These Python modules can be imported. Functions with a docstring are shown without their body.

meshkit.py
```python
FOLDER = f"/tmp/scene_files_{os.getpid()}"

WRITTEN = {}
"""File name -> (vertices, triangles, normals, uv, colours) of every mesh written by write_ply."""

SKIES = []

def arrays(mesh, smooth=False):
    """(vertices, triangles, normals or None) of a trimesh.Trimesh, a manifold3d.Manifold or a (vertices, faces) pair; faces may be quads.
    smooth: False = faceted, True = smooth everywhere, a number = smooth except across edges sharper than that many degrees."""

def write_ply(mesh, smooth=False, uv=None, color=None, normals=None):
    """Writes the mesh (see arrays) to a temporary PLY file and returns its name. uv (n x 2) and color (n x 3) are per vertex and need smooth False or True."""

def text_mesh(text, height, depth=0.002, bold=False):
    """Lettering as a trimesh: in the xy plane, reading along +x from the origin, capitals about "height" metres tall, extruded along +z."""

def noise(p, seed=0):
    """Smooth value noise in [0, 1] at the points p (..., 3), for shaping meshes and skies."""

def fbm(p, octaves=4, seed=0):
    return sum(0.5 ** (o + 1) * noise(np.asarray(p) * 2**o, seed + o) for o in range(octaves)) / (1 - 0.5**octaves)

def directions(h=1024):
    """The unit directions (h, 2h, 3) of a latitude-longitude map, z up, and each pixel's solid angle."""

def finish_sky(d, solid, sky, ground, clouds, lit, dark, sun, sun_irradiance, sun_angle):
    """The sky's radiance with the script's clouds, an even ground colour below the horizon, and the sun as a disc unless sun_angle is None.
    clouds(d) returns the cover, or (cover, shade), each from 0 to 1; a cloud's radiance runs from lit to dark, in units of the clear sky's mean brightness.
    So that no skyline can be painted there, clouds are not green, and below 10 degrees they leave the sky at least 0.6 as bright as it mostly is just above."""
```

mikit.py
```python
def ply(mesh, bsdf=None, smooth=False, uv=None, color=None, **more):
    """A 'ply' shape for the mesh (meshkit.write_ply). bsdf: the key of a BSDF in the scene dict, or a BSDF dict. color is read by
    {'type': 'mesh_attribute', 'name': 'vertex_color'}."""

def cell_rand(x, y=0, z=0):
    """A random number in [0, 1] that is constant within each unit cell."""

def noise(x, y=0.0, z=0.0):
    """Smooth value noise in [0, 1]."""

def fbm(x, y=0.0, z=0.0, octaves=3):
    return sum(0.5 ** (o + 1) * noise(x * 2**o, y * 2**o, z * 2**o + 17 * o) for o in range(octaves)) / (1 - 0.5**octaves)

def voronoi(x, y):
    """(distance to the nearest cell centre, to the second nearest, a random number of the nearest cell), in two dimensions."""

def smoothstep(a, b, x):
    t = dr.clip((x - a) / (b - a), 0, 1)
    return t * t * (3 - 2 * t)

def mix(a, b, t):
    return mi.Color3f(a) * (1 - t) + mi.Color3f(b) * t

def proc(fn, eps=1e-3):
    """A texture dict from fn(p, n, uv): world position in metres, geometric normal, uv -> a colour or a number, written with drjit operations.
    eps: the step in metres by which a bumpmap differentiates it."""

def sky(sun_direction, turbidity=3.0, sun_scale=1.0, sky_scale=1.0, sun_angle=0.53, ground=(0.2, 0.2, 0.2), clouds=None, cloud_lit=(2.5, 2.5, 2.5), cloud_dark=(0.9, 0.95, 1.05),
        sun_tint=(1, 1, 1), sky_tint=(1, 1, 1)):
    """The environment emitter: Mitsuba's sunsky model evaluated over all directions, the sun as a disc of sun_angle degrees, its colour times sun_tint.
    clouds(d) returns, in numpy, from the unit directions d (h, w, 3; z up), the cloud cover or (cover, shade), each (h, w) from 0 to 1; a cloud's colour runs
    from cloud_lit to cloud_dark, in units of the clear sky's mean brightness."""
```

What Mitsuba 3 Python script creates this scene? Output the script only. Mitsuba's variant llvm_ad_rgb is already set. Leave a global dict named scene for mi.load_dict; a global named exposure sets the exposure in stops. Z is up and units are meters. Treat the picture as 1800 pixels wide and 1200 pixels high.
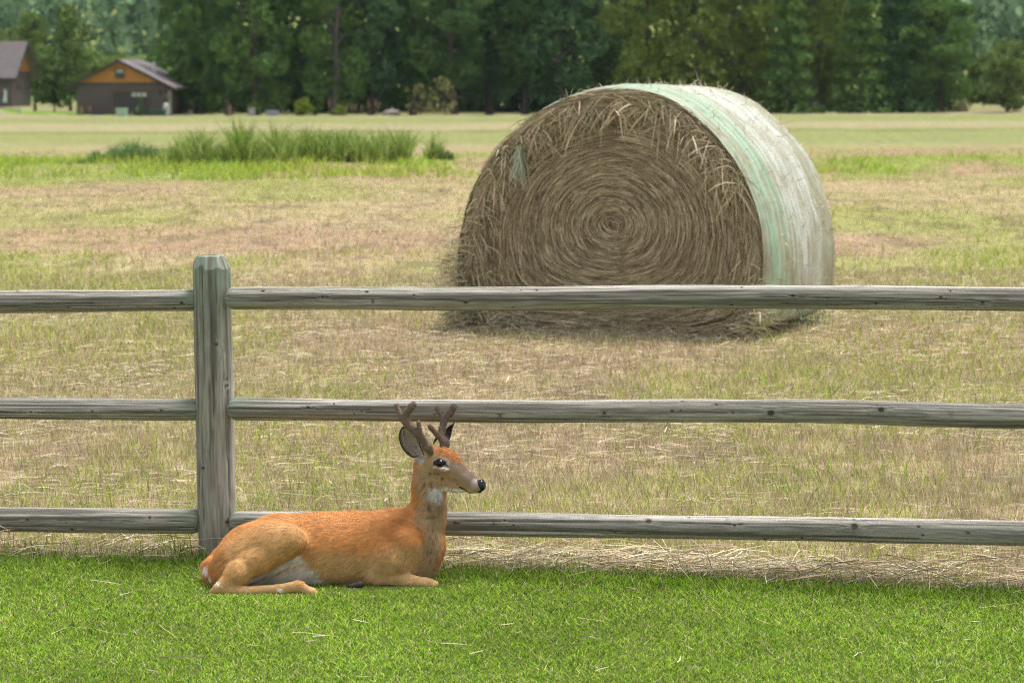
import math, random
import numpy as np, trimesh, drjit as dr, mitsuba as mi
import mikit, meshkit
from mikit import noise, fbm, smoothstep, mix, proc, cell_rand, voronoi
from scipy.spatial import cKDTree
from scipy.interpolate import CubicSpline, PchipInterpolator

# ------------------------------------------------------------------ camera, light, exposure
T = mi.ScalarTransform4f
FPX, CAM_H, HORIZON = 5000.0, 2.0, 108.0            # focal length in pixels of the 1800 x 1200 photograph
PITCH = math.atan((600.0 - HORIZON) / FPX)
ROLL = 0.22
FOCUS = 11.1
scene, labels = {}, {}
scene['camera'] = {'type': 'thinlens',
    'to_world': T().look_at(origin=[0, 0, CAM_H], target=[0, math.cos(PITCH), CAM_H - math.sin(PITCH)], up=[0, 0, 1]) @ T().rotate([0, 0, 1], ROLL),
    'fov': math.degrees(2 * math.atan(900 / FPX)), 'fov_axis': 'x', 'near_clip': 0.5, 'far_clip': 6000.0,
    'focus_distance': FOCUS, 'aperture_radius': 0.0085}
SUN = (0.30, 0.22, 0.93)
# thin summer air between the camera and the hills
scene['air'] = {'type': 'homogeneous', 'albedo': {'type': 'rgb', 'value': [.93, .95, .97]}, 'sigma_t': {'type': 'rgb', 'value': [.000032, .00004, .000058]}}
scene['camera']['medium'] = {'type': 'ref', 'id': 'air'}
scene['haze'] = {'type': 'cube', 'to_world': T().translate([0, 1095, 145]) @ T().scale([750, 1110, 152]), 'bsdf': {'type': 'null'}, 'interior': {'type': 'ref', 'id': 'air'}}
labels['haze'] = {'kind': 'stuff'}
scene['sky'] = mikit.sky(SUN, turbidity=3, sun_scale=0.30, sun_angle=18.0, clouds=lambda d: 1.0,
                         cloud_lit=(.58, .605, .645), sun_tint=(.87, 1.0, 1.22), ground=(0.18, 0.18, 0.10))
exposure = 3.70

# ------------------------------------------------------------------ helpers
def P(px, py, y):
    """The point at distance y in front of the camera seen at this pixel of the photograph (layout only)."""
    px, py, y = np.broadcast_arrays(np.asarray(px, float), np.asarray(py, float), np.asarray(y, float))
    xc, yc = (px - 900) / FPX, (600 - py) / FPX
    a = math.radians(ROLL)
    xc, yc = xc * math.cos(a) + yc * math.sin(a) * ROLL_SIGN, yc * math.cos(a) - xc * math.sin(a) * ROLL_SIGN
    dy = math.cos(PITCH) + yc * math.sin(PITCH)
    dz = -math.sin(PITCH) + yc * math.cos(PITCH)
    t = y / dy
    return np.stack([xc * t, y, CAM_H + dz * t], -1)
ROLL_SIGN = 1.0

def lab(key, label=None, cat=None, group=None, kind=None):
    e = labels.setdefault(key, {})
    if label: e['label'] = label
    if cat: e['category'] = cat
    if group: e['group'] = group
    if kind: e['kind'] = kind

def put(key, mesh, bsdf, smooth=False, color=None, uv=None, normals=None, **more):
    """One entry of the scene under the next free number of this key."""
    k, n = key, 0
    while k in scene:
        n += 1
        k = f'{key}_{n:03d}'
    if normals is not None:
        path = meshkit.write_ply(mesh, False, uv, color, normals=normals)
        scene[k] = {'type': 'ply', 'filename': path, 'face_normals': False, 'bsdf': {'type': 'ref', 'id': bsdf}, **more}
    else:
        scene[k] = mikit.ply(mesh, bsdf, smooth=smooth, color=color, uv=uv, **more)
    return k

def rgb(r, g, b):
    return {'type': 'rgb', 'value': [r, g, b]}

VC = {'type': 'mesh_attribute', 'name': 'vertex_color'}
def matt(name, tex, rough=None):
    if isinstance(tex, tuple): tex = rgb(*tex)
    if rough is None:
        scene[name] = {'type': 'twosided', 'bsdf': {'type': 'diffuse', 'reflectance': tex}}
    else:
        scene[name] = {'type': 'twosided', 'bsdf': {'type': 'principled', 'base_color': tex, 'roughness': rough, 'specular': 0.4}}
    return name

def boxm(x0, x1, y0, y1, z0, z1):
    m = trimesh.creation.box((x1 - x0, y1 - y0, z1 - z0))
    m.apply_translation(((x0 + x1) / 2, (y0 + y1) / 2, (z0 + z1) / 2))
    return m

def cat_meshes(ms):
    return trimesh.util.concatenate(ms)

def tube(points, radii, sides=8, caps=True):
    p = np.asarray(points, float); n = len(p)
    r = np.broadcast_to(np.asarray(radii, float), (n,))
    t = np.gradient(p, axis=0); t /= np.linalg.norm(t, axis=1, keepdims=True) + 1e-12
    ref = np.array([0, 0, 1.0]) if abs(t[:, 2]).mean() < 0.8 else np.array([1.0, 0, 0])
    a = np.cross(t, ref); a /= np.linalg.norm(a, axis=1, keepdims=True) + 1e-12
    b = np.cross(t, a)
    th = np.arange(sides) * 2 * np.pi / sides
    v = (p[:, None] + r[:, None, None] * (np.cos(th)[None, :, None] * a[:, None] + np.sin(th)[None, :, None] * b[:, None])).reshape(-1, 3)
    i, j = np.meshgrid(np.arange(n - 1), np.arange(sides), indexing='ij')
    q = np.stack([i * sides + j, i * sides + (j + 1) % sides, (i + 1) * sides + (j + 1) % sides, (i + 1) * sides + j], -1).reshape(-1, 4)
    f = np.vstack([q[:, [0, 1, 2]], q[:, [0, 2, 3]]])
    if caps:
        v = np.vstack([v, p[:1], p[-1:]]); c0, c1 = len(v) - 2, len(v) - 1
        k = np.arange(sides)
        f = np.vstack([f, np.stack([k * 0 + c0, (k + 1) % sides, k], 1), np.stack([k * 0 + c1, (n - 1) * sides + k, (n - 1) * sides + (k + 1) % sides], 1)])
    return trimesh.Trimesh(v, f, process=False)

def blades(root, tip_dir, length, width, side, bend=None, nseg=2):
    """Many narrow pointed blades as one (vertices, faces): root (n,3), unit growth direction, length, width, unit side vector, bend offset (n,3) added quadratically."""
    n = len(root)
    L = np.asarray(length, float)[:, None]; W = np.asarray(width, float)[:, None] / 2
    bend = np.zeros((n, 3)) if bend is None else bend
    rows = []
    for s in range(nseg):
        u = s / nseg
        c = root + tip_dir * (L * u) + bend * (u * u)
        w = W * (1 - 0.55 * u * u)
        rows += [c - side * w, c + side * w]
    tip = root + tip_dir * L + bend
    m = 2 * nseg + 1
    v = np.stack(rows + [tip], 1).reshape(-1, 3)
    f = []
    for s in range(nseg - 1):
        a = 2 * s
        f += [[a, a + 1, a + 3], [a, a + 3, a + 2]]
    f.append([2 * nseg - 2, 2 * nseg - 1, 2 * nseg])
    f = (np.array(f)[None] + (np.arange(n) * m)[:, None, None]).reshape(-1, 3)
    return v, f, m

# implicit surfaces: a grid, primitives joined smoothly, and its surface as a mesh
class Field:
    def __init__(self, lo, hi, h):
        self.lo, self.h = np.asarray(lo, float), h
        self.n = np.ceil((np.asarray(hi) - self.lo) / h).astype(int) + 1
        self.F = np.full(self.n, 9.0, np.float32)
        self.ax = [(self.lo[k] + np.arange(self.n[k]) * h).astype(np.float32) for k in range(3)]
    def cone(self, a, b, ra, rb, k=0.02, sw=1.0, cut=False, sz=1.0):
        a, b = np.asarray(a, float), np.asarray(b, float)
        m = max(ra, rb) * max(1.0, sw, sz) + k + 4 * self.h
        lo = np.maximum(np.floor((np.minimum(a, b) - m - self.lo) / self.h).astype(int), 0)
        hi = np.minimum(np.ceil((np.maximum(a, b) + m - self.lo) / self.h).astype(int) + 1, self.n)
        if (hi <= lo).any(): return
        sl = tuple(slice(lo[i], hi[i]) for i in range(3))
        X = (self.ax[0][sl[0]] - a[0])[:, None, None]; Y = (self.ax[1][sl[1]] - a[1])[None, :, None] / sw; Z = (self.ax[2][sl[2]] - a[2])[None, None, :] / sz
        d = b - a; d = np.array([d[0], d[1] / sw, d[2] / sz])
        L2 = max(float(d @ d), 1e-9)
        t = np.clip((X * d[0] + Y * d[1] + Z * d[2]) / L2, 0, 1)
        D = np.sqrt((X - t * d[0]) ** 2 + (Y - t * d[1]) ** 2 + (Z - t * d[2]) ** 2) - (ra + (rb - ra) * t)
        D = D.astype(np.float32)
        A = self.F[sl]
        if cut:
            D = -D
            hh = np.clip(0.5 - 0.5 * (A - D) / k, 0, 1)
            self.F[sl] = A * (1 - hh) + D * hh + k * hh * (1 - hh)
        else:
            hh = np.clip(0.5 + 0.5 * (A - D) / k, 0, 1)
            self.F[sl] = A * (1 - hh) + D * hh - k * hh * (1 - hh)
    def mesh(self, smooth=6):
        F = self.F; S = F < 0; n = self.n
        c = np.zeros(n - 1, np.int8)
        for dx in (0, 1):
            for dy in (0, 1):
                for dz in (0, 1):
                    c += S[dx:n[0] - 1 + dx, dy:n[1] - 1 + dy, dz:n[2] - 1 + dz]
        cells = np.argwhere((c > 0) & (c < 8))
        idx = np.full(n - 1, -1, np.int64); idx[tuple(cells.T)] = np.arange(len(cells))
        acc, cnt = np.zeros((len(cells), 3)), np.zeros(len(cells))
        corners = [(0, 0, 0), (1, 0, 0), (0, 1, 0), (1, 1, 0), (0, 0, 1), (1, 0, 1), (0, 1, 1), (1, 1, 1)]
        for i in range(8):
            for ax in range(3):
                if corners[i][ax]: continue
                p0 = np.array(corners[i]); p1 = p0.copy(); p1[ax] = 1
                f0, f1 = F[tuple((cells + p0).T)], F[tuple((cells + p1).T)]
                x = (f0 < 0) != (f1 < 0)
                t = np.where(x, f0 / np.where(x, f0 - f1, 1), 0)
                acc += np.where(x[:, None], p0 + t[:, None] * (p1 - p0), 0); cnt += x
        v = self.lo + (cells + acc / cnt[:, None]) * self.h
        faces = []
        for ax in range(3):
            b, d = [(1, 2), (2, 0), (0, 1)][ax]
            s0 = [slice(1, n[k] - 1) for k in range(3)]; s1 = list(s0)
            s0[ax], s1[ax] = slice(0, n[ax] - 1), slice(1, n[ax])
            A, B = S[tuple(s0)], S[tuple(s1)]
            e = np.argwhere(A != B)
            sign = A[tuple(e.T)]
            off = np.ones(3, int); off[ax] = 0
            e = e + off
            db, dd = np.zeros(3, int), np.zeros(3, int); db[b] = 1; dd[d] = 1
            q = np.stack([idx[tuple((e - db - dd).T)], idx[tuple((e - dd).T)], idx[tuple(e.T)], idx[tuple((e - db).T)]], 1)
            q = np.where(sign[:, None], q, q[:, ::-1])
            faces.append(q)
        q = np.vstack(faces)
        m = trimesh.Trimesh(v, np.vstack([q[:, [0, 1, 2]], q[:, [0, 2, 3]]]), process=False)
        if smooth:                                            # Taubin's two steps, no point further than a cell from where it began
            e = np.vstack([q[:, [0, 1]], q[:, [1, 2]], q[:, [2, 3]], q[:, [3, 0]]]); e = np.unique(np.sort(e, 1), axis=0)
            deg = np.bincount(e.ravel(), minlength=len(v)).astype(float)[:, None]
            w = v.copy()
            for it in range(2 * smooth):
                s = np.stack([np.bincount(e[:, 0], w[e[:, 1], k], len(v)) + np.bincount(e[:, 1], w[e[:, 0], k], len(v)) for k in range(3)], 1)
                w = w + (.5 if it % 2 == 0 else -.52) * (s / np.maximum(deg, 1) - w)
            m.vertices = v + np.clip(w - v, -self.h, self.h)
        return m
# ------------------------------------------------------------------ ground, lawn, hill
rg = np.random.RandomState(3)
def ground_z(x, y):
    x, y = np.broadcast_arrays(np.asarray(x, float), np.asarray(y, float))
    yy = np.clip(y, 60, 250)
    z = -.01368 * (yy - 60)
    z = z + .85 * np.exp(-((x + 49) / 7.0) ** 2 - ((y - 247) / 14) ** 2)                # grassy rise under the house
    z = z + .9 * np.exp(-((x - 43) / 5) ** 2 - ((y - 238) / 9) ** 2)                    # bank at the right
    z = z + .05 * (meshkit.fbm(np.stack([x * .5, y * .5, x * 0], -1), 3, 4) - .5) * np.clip((y - 12.5) / 6, 0, 1) * np.clip((y - 12) / 12, .3, 3)
    return z
def edge_y(x):
    """Where the mown lawn ends."""
    b = np.interp(x, [-4, -2.2, -1.2, -.2, .5, 1.0, 1.95, 4], [11.42, 11.38, 11.32, 11.08, 10.98, 10.80, 10.56, 10.2])
    return b + .10 * (meshkit.fbm(np.stack([np.asarray(x) * 3.1, np.asarray(x) * 0 + 5, np.asarray(x) * 0], -1), 4, 8) - .5)
def grid_mesh(xs, ys, zf):
    X, Y = np.meshgrid(xs, ys, indexing='ij'); Z = zf(X, Y)
    v = np.stack([X, Y, Z], -1).reshape(-1, 3); n, m = X.shape
    i, j = np.meshgrid(np.arange(n - 1), np.arange(m - 1), indexing='ij')
    q = np.stack([i * m + j, (i + 1) * m + j, (i + 1) * m + j + 1, i * m + j + 1], -1).reshape(-1, 4)
    return v, np.vstack([q[:, [0, 1, 2]], q[:, [0, 2, 3]]])

def field_col(p, n, uv):
    x, y = p.x, p.y
    wob = fbm(x * .22, y * .10, 2.0) - .5
    yy = y + 7 * wob * smoothstep(12., 40., y)
    band = fbm(x * .035 + 9, yy * .16, 0., 4)                    # swaths left by the mower
    blot = fbm(x * .55, y * .22, 4., 4)
    fine = fbm(x * 9, y * 4, 1., 3)
    tan, pink, olive, green = (.43, .345, .20), (.41, .29, .19), (.35, .335, .14), (.26, .33, .07)
    c = mix(tan, pink, smoothstep(.42, .62, band))
    c = mix(c, olive, smoothstep(.40, .66, blot + .6 * (fbm(x * .05, yy * .30, 7., 3) - .5)))
    c = mix(c, green, .8 * smoothstep(45., 49., yy) * (1 - smoothstep(58., 63., yy)) * smoothstep(.30, .55, blot))
    far = smoothstep(62., 82., y)
    strip = fbm(x * .012, y * .055, 3., 4)
    c2 = mix((.29, .31, .13), (.385, .345, .20), smoothstep(.42, .68, strip))
    c2 = mix(c2, (.21, .215, .08), .7 * smoothstep(.60, .70, fbm(x * .02, y * .12, 11., 3)))
    c2 = mix(c2, (.40, .335, .215), smoothstep(205., 222., y) * (1 - smoothstep(238., 246., y)) * .5)
    c = mix(c, c2, far)
    near = 1 - smoothstep(14., 30., y)
    c = mix(c, mix((.145, .105, .062), (.47, .375, .24), fine), .75 * near)                # thatch and soil between the straws
    clod = fbm(x * 2.6, y * 1.1, 5., 4)
    c = mix(c, mi.Color3f(.20, .145, .10), .55 * smoothstep(.56, .74, clod) * (1 - smoothstep(40., 70., y)))       # brown thatch showing through
    return c * (.50 + .58 * fine)
matt('field_ground', proc(field_col))
ys = np.concatenate([np.arange(-6, 8, 2.0), np.arange(8, 30, .14), np.geomspace(30, 620, 150)])
xs = np.concatenate([-np.geomspace(7, 420, 40)[::-1], np.arange(-6.9, 6.9, .14), np.geomspace(7, 420, 40)])
put('field', grid_mesh(xs, ys, ground_z), 'field_ground', smooth=True); lab('field', kind='structure')

def lawn_col(p, n, uv):
    f = fbm(p.x * 40, p.y * 40, 0., 3)
    return mix((.05, .085, .02), (.12, .13, .04), f)
matt('lawn_ground', proc(lawn_col))
lx = np.arange(-6, 6.01, .05); ly = np.linspace(0, 1, 30)
EX = edge_y(lx)
v = np.stack([np.repeat(lx, 30), (4 + (EX[:, None] - 4) * ly[None] ** .5).ravel(), np.full(len(lx) * 30, .006)], 1)
i, j = np.meshgrid(np.arange(len(lx) - 1), np.arange(29), indexing='ij')
q = np.stack([i * 30 + j, (i + 1) * 30 + j, (i + 1) * 30 + j + 1, i * 30 + j + 1], -1).reshape(-1, 4)
v[:, 2] = np.maximum(v[:, 2], ground_z(v[:, 0], v[:, 1]) + .006)
put('lawn', (v, np.vstack([q[:, [0, 1, 2]], q[:, [0, 2, 3]]])), 'lawn_ground'); lab('lawn', kind='structure')

# wooded hill behind everything
def hill_z(x, y):
    t = np.clip((y - 330) / 1500, 0, 1)
    z = -3 + 250 * t ** 1.25 + 22 * (meshkit.fbm(np.stack([x * .0035, y * .0035, x * 0], -1), 4, 2) - .5) * np.clip((y - 330) / 200, 0, 1)
    return z + np.clip((x - 80) / 400, -.2, .3) * 20 * np.clip((y - 400) / 300, 0, 1)
matt('hill_ground', proc(lambda p, n, uv: mix((.10, .15, .045), (.25, .28, .09), smoothstep(.4, .65, fbm(p.x * .02, p.y * .02, 0., 4)))))
put('hill', grid_mesh(np.linspace(-700, 700, 110), np.concatenate([np.linspace(300, 900, 60), np.linspace(930, 2200, 40)]), hill_z), 'hill_ground', smooth=True); lab('hill', kind='structure')

# grass of the garden in front of the house, far left
gx = np.linspace(-64, -27, 60); gy = np.linspace(241.5, 262, 24)
garden_edge = lambda x, y: ground_z(x, y) + .03
put('garden_lawn', grid_mesh(gx, gy, lambda x, y: garden_edge(x, y) - .25 * np.clip((x + 30.5) / 3, 0, 1)), matt('garden_grass', proc(lambda p, n, uv: mix((.15, .27, .035), (.22, .33, .06), fbm(p.x * .8, p.y * .5, 0., 3)))), smooth=True)
lab('garden_lawn', kind='structure')
put('driveway', grid_mesh(np.linspace(-64, -43, 20), np.linspace(237.5, 243.3, 8), lambda x, y: ground_z(x, y) + .05 + .12 * np.clip((y - 240) / 4, 0, 1) * np.clip((-44 - x) / 5, 0, 1)), matt('gravel', proc(lambda p, n, uv: mix((.30, .28, .26), (.42, .38, .34), fbm(p.x * 3, p.y * 3, 0., 3))))); lab('driveway', kind='structure')

# ------------------------------------------------------------------ trees
def leaves(centers, size, rng, up=.35):
    """Clumps of leaves: two folded leaf-sized triangles each, turned at random."""
    n = len(centers)
    d = rng.randn(n, 3); d[:, 2] *= .7; d /= np.linalg.norm(d, axis=1, keepdims=True)
    a = rng.randn(n, 3); a -= d * (a * d).sum(1, keepdims=True); a /= np.linalg.norm(a, axis=1, keepdims=True)
    s = (size * (.55 + .9 * rng.rand(n)))[:, None]; b = np.cross(d, a)
    v = np.stack([centers - a * s * .5, centers + b * s * .34 + d * s * .10, centers + a * s * .5, centers - b * s * .34 - d * s * .06], 1).reshape(-1, 3)
    f = (np.array([[0, 1, 2], [0, 2, 3]])[None] + (np.arange(n) * 4)[:, None, None]).reshape(-1, 3)
    return v, f
def crown_points(h, w, n, rng, low=.12, kind='broad'):
    """Where the leaf clumps of one crown sit, in metres from the foot."""
    if kind == 'conifer':
        t = rng.rand(n * 2) ** .8; z = low * h + (1 - low) * h * t
        rad = w / 2 * (1 - t) ** .8 * (.75 + .25 * np.sin(t * 60 + rng.rand() * 6)); ph = rng.rand(n * 2) * 2 * np.pi
        r = rad * (.25 + .75 * rng.rand(n * 2) ** .35) * (.75 + .4 * meshkit.noise(np.stack([np.cos(ph) * 2.3, np.sin(ph) * 2.3, z * .9], 1), rng.randint(99)))
        p = np.stack([np.cos(ph) * r, np.sin(ph) * r, z - .25 * r], 1)
        return p[:n], None
    m = rng.randint(15, 22); lob = []
    for k in range(m):
        t = (k + rng.rand()) / m; z = low * h + (1 - low) * h * (.08 + .84 * t)
        env = w / 2 * (np.sin(np.pi * (.14 + .80 * t)) ** .8); ph = k * 2.4 + rng.rand()
        rr = env * rng.uniform(.35, .8)
        lob.append((math.cos(ph) * rr, math.sin(ph) * rr, z, w * rng.uniform(.14, .25), h * rng.uniform(.05, .10)))
    lob = np.array(lob); wts = lob[:, 3] ** 2; k = rng.choice(m, n, p=wts / wts.sum())
    d = rng.randn(n, 3); d /= np.linalg.norm(d, axis=1, keepdims=True)
    r = (.62 + .44 * rng.rand(n) ** .6)[:, None]
    p = lob[k, :3] + d * r * np.stack([lob[k, 3], lob[k, 3], lob[k, 4]], 1)
    keep = meshkit.fbm(p * .8, 2, rng.randint(99)) > .30
    p[~keep] = p[rng.choice(np.where(keep)[0], (~keep).sum())] + rng.randn((~keep).sum(), 3) * .25
    return p, lob
scene['leaf'] = {'type': 'principledthin', 'base_color': VC, 'roughness': .6, 'diff_trans': .55, 'spec_trans': 0.0}
def bark_col(p, n, uv): return mix((.055, .045, .038), (.17, .145, .125), fbm(p.x * 6, p.y * 6, p.z * 1.5, 3))
matt('bark', proc(bark_col))
matt('pale_bark', proc(lambda p, n, uv: mix((.08, .072, .066), (.23, .21, .19), fbm(p.x * 5, p.y * 5, p.z * 1.2, 3))))
def plant_tree(name, px, d, h, w, col, label, seed, kind='broad', n=4200, size=.42, low=.10, bark='bark', group=None, cat='tree', dz=0.0, limbs=True):
    rng = np.random.RandomState(seed)
    x = (px - 900) / FPX * d; z0 = float(ground_z(x, d)) + dz
    p, lob = crown_points(h, w, n, rng, low, kind)
    col = np.array(col)
    tone = meshkit.fbm(p * .50, 2, seed)                          # whole sprays are a little lighter or yellower than others
    c = col * (.42 + .95 * tone[:, None] + .34 * rng.rand(n, 1)) * (1 + np.array((.22, .06, -.12)) * (rng.rand(n, 1) - .35))
    v, f = leaves(p, size, rng)
    key = name; k = 0
    while f'{key}__crown' in scene: k += 1; key = f'{name}_{k:03d}'
    off = np.array([x, d, z0])
    put(f'{key}__crown', (v + off, f), 'leaf', color=np.repeat(np.clip(c, .005, .8), 4, 0))
    lab(f'{key}__crown', kind='stuff')
    zz = np.linspace(-.3, h * .9, 9)
    ax = np.stack([np.cumsum(rng.randn(9) * .02 * h / 9 * 3), np.cumsum(rng.randn(9) * .02 * h / 9), zz], 1); ax[:2, :2] = 0
    ms = [tube(ax, np.interp(zz, [-.3, .5, h * .9], [.034 * h * .62, .021 * h * .72, .02]), 8)]
    if lob is not None and limbs:
        for q in lob[:10]:
            s = np.array([np.interp(q[2] * .72, zz, ax[:, 0]), np.interp(q[2] * .72, zz, ax[:, 1]), max(q[2] * .72, .4)])
            mid = (s + q[:3]) / 2 + rng.randn(3) * .15
            ms.append(tube(np.array([s, mid, q[:3]]), [.008 * h, .005 * h, .02], 6))
    m = cat_meshes(ms); m.apply_translation(off)
    put(f'{key}__trunk', m, bark, smooth=True)
    lab(key, label, cat, group)
    return key
DARK, MID, BLUE, OLV, LIGHT = (.080, .150, .052), (.122, .212, .064), (.082, .158, .070), (.165, .228, .056), (.14, .20, .05)
G1 = 'dark trees of the belt behind the field'
front = [  # px, distance, height, width, colour, kind, bark, what sets it apart
    (322, 276, 14.5, 7.0, MID, 'broad', 'bark', 'mid green tree at the left end of the tree belt, rising behind the garage roof'),
    (352, 256, 15.0, 5.2, MID, 'broad', 'bark', 'leafy tree just right of the garage roof, edge of the tree belt'),
    (404, 240, 17.0, 5.5, DARK, 'broad', 'pale_bark', 'tree with a pale forked trunk standing right of the garage'),
    (452, 236, 17.5, 7.5, MID, 'broad', 'bark', 'broad green tree behind the striped drum at the field edge'),
    (530, 240, 18.0, 7.0, DARK, 'broad', 'bark', 'dark tree with a bright gap at its foot, above the tall weeds'),
    (592, 236, 19.0, 6.5, MID, 'broad', 'pale_bark', 'tree with a leaning pale trunk showing high in its crown'),
    (655, 238, 17.0, 7.0, BLUE, 'broad', 'bark', 'bluish green tree above the rusty seed heads at the field edge'),
    (728, 240, 18.5, 7.0, DARK, 'broad', 'bark', 'very dark tree above the stone heap at the field edge'),
    (800, 236, 17.0, 7.5, DARK, 'broad', 'bark', 'dark tree with a yellow shrub at its foot, left of the hay bale'),
    (862, 240, 19.0, 6.5, BLUE, 'broad', 'bark', 'dark bluish tree with a bare lower trunk, left of the hay bale'),
    (925, 238, 17.5, 7.0, DARK, 'broad', 'bark', 'dark tree rising behind the left shoulder of the hay bale'),
    (990, 236, 18.5, 7.5, BLUE, 'broad', 'bark', 'broad bluish green tree behind the top of the hay bale'),
    (1062, 240, 18.0, 6.5, DARK, 'broad', 'bark', 'dark tree with a slim trunk behind the middle of the hay bale'),
    (1140, 234, 16.5, 7.5, OLV, 'broad', 'bark', 'yellowish green tree directly above the hay bale'),
    (1225, 235, 17.5, 8.0, OLV, 'broad', 'pale_bark', 'tall yellowish green tree with grey limbs above the pale net wrap'),
    (1312, 238, 17.5, 7.0, OLV, 'broad', 'bark', 'olive tree behind the right shoulder of the hay bale'),
    (1385, 234, 13.0, 6.5, MID, 'conifer', 'bark', 'pointed mid green tree just right of the hay bale'),
    (1445, 238, 15.5, 7.0, OLV, 'broad', 'pale_bark', 'olive tree with grey dead twigs in its top, right of the bale'),
    (1512, 234, 12.5, 7.5, MID, 'conifer', 'bark', 'rounded green conifer in the right part of the tree belt'),
    (1585, 236, 15.0, 7.0, BLUE, 'conifer', 'bark', 'dark bluish conifer in the right part of the tree belt'),
    (1655, 234, 10.2, 6.5, MID, 'broad', 'bark', 'rounded tree at the right end of the tree belt'),
]
for i, (px, d, h, w, c, kd, bk, lb) in enumerate(front):
    plant_tree('belt_tree', px, d, h, w, c, lb, 100 + i, kind=kd, bark=bk, low=.01, n=4800)
for i, px in enumerate(range(352, 1610, 66)):                    # second row, seen only through the gaps of the first
    plant_tree('rear_tree', px + (i * 37) % 23, 256 + (i * 29) % 16, 18 + (i * 13) % 5 if px < 1560 else 13, 7.5, DARK if i % 3 else MID,
               'dark tree of the second row, seen only between the nearer belt trees', 300 + i, n=2600, size=.6, low=.0, group='second row of the tree belt', limbs=False)
side_trees = [
    (10, 300, 8.6, 6.5, (.14, .20, .06), 'pale green tree cut by the left frame edge behind the house'),
    (66, 275, 9.8, 4.6, (.15, .215, .065), 'slim light green tree with a pale trunk right of the house'),
    (128, 272, 10.2, 4.0, (.135, .20, .06), 'tall narrow tree between the house and the garage'),
    (100, 262, 5.2, 5.0, (.10, .155, .05), 'dense round bush beside the house wall'),
    (165, 285, 6.0, 5.0, (.16, .235, .07), 'small bright tree behind the left slope of the garage roof'),
    (205, 300, 5.4, 5.0, (.20, .26, .07), 'low yellow green tree behind the garage ridge'),
]
for i, (px, d, h, w, c, lb) in enumerate(side_trees):
    plant_tree('garden_tree', px, d, h, w, c, lb, 500 + i, n=2600, size=.36, low=.10, bark='pale_bark' if i == 1 else 'bark')
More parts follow.
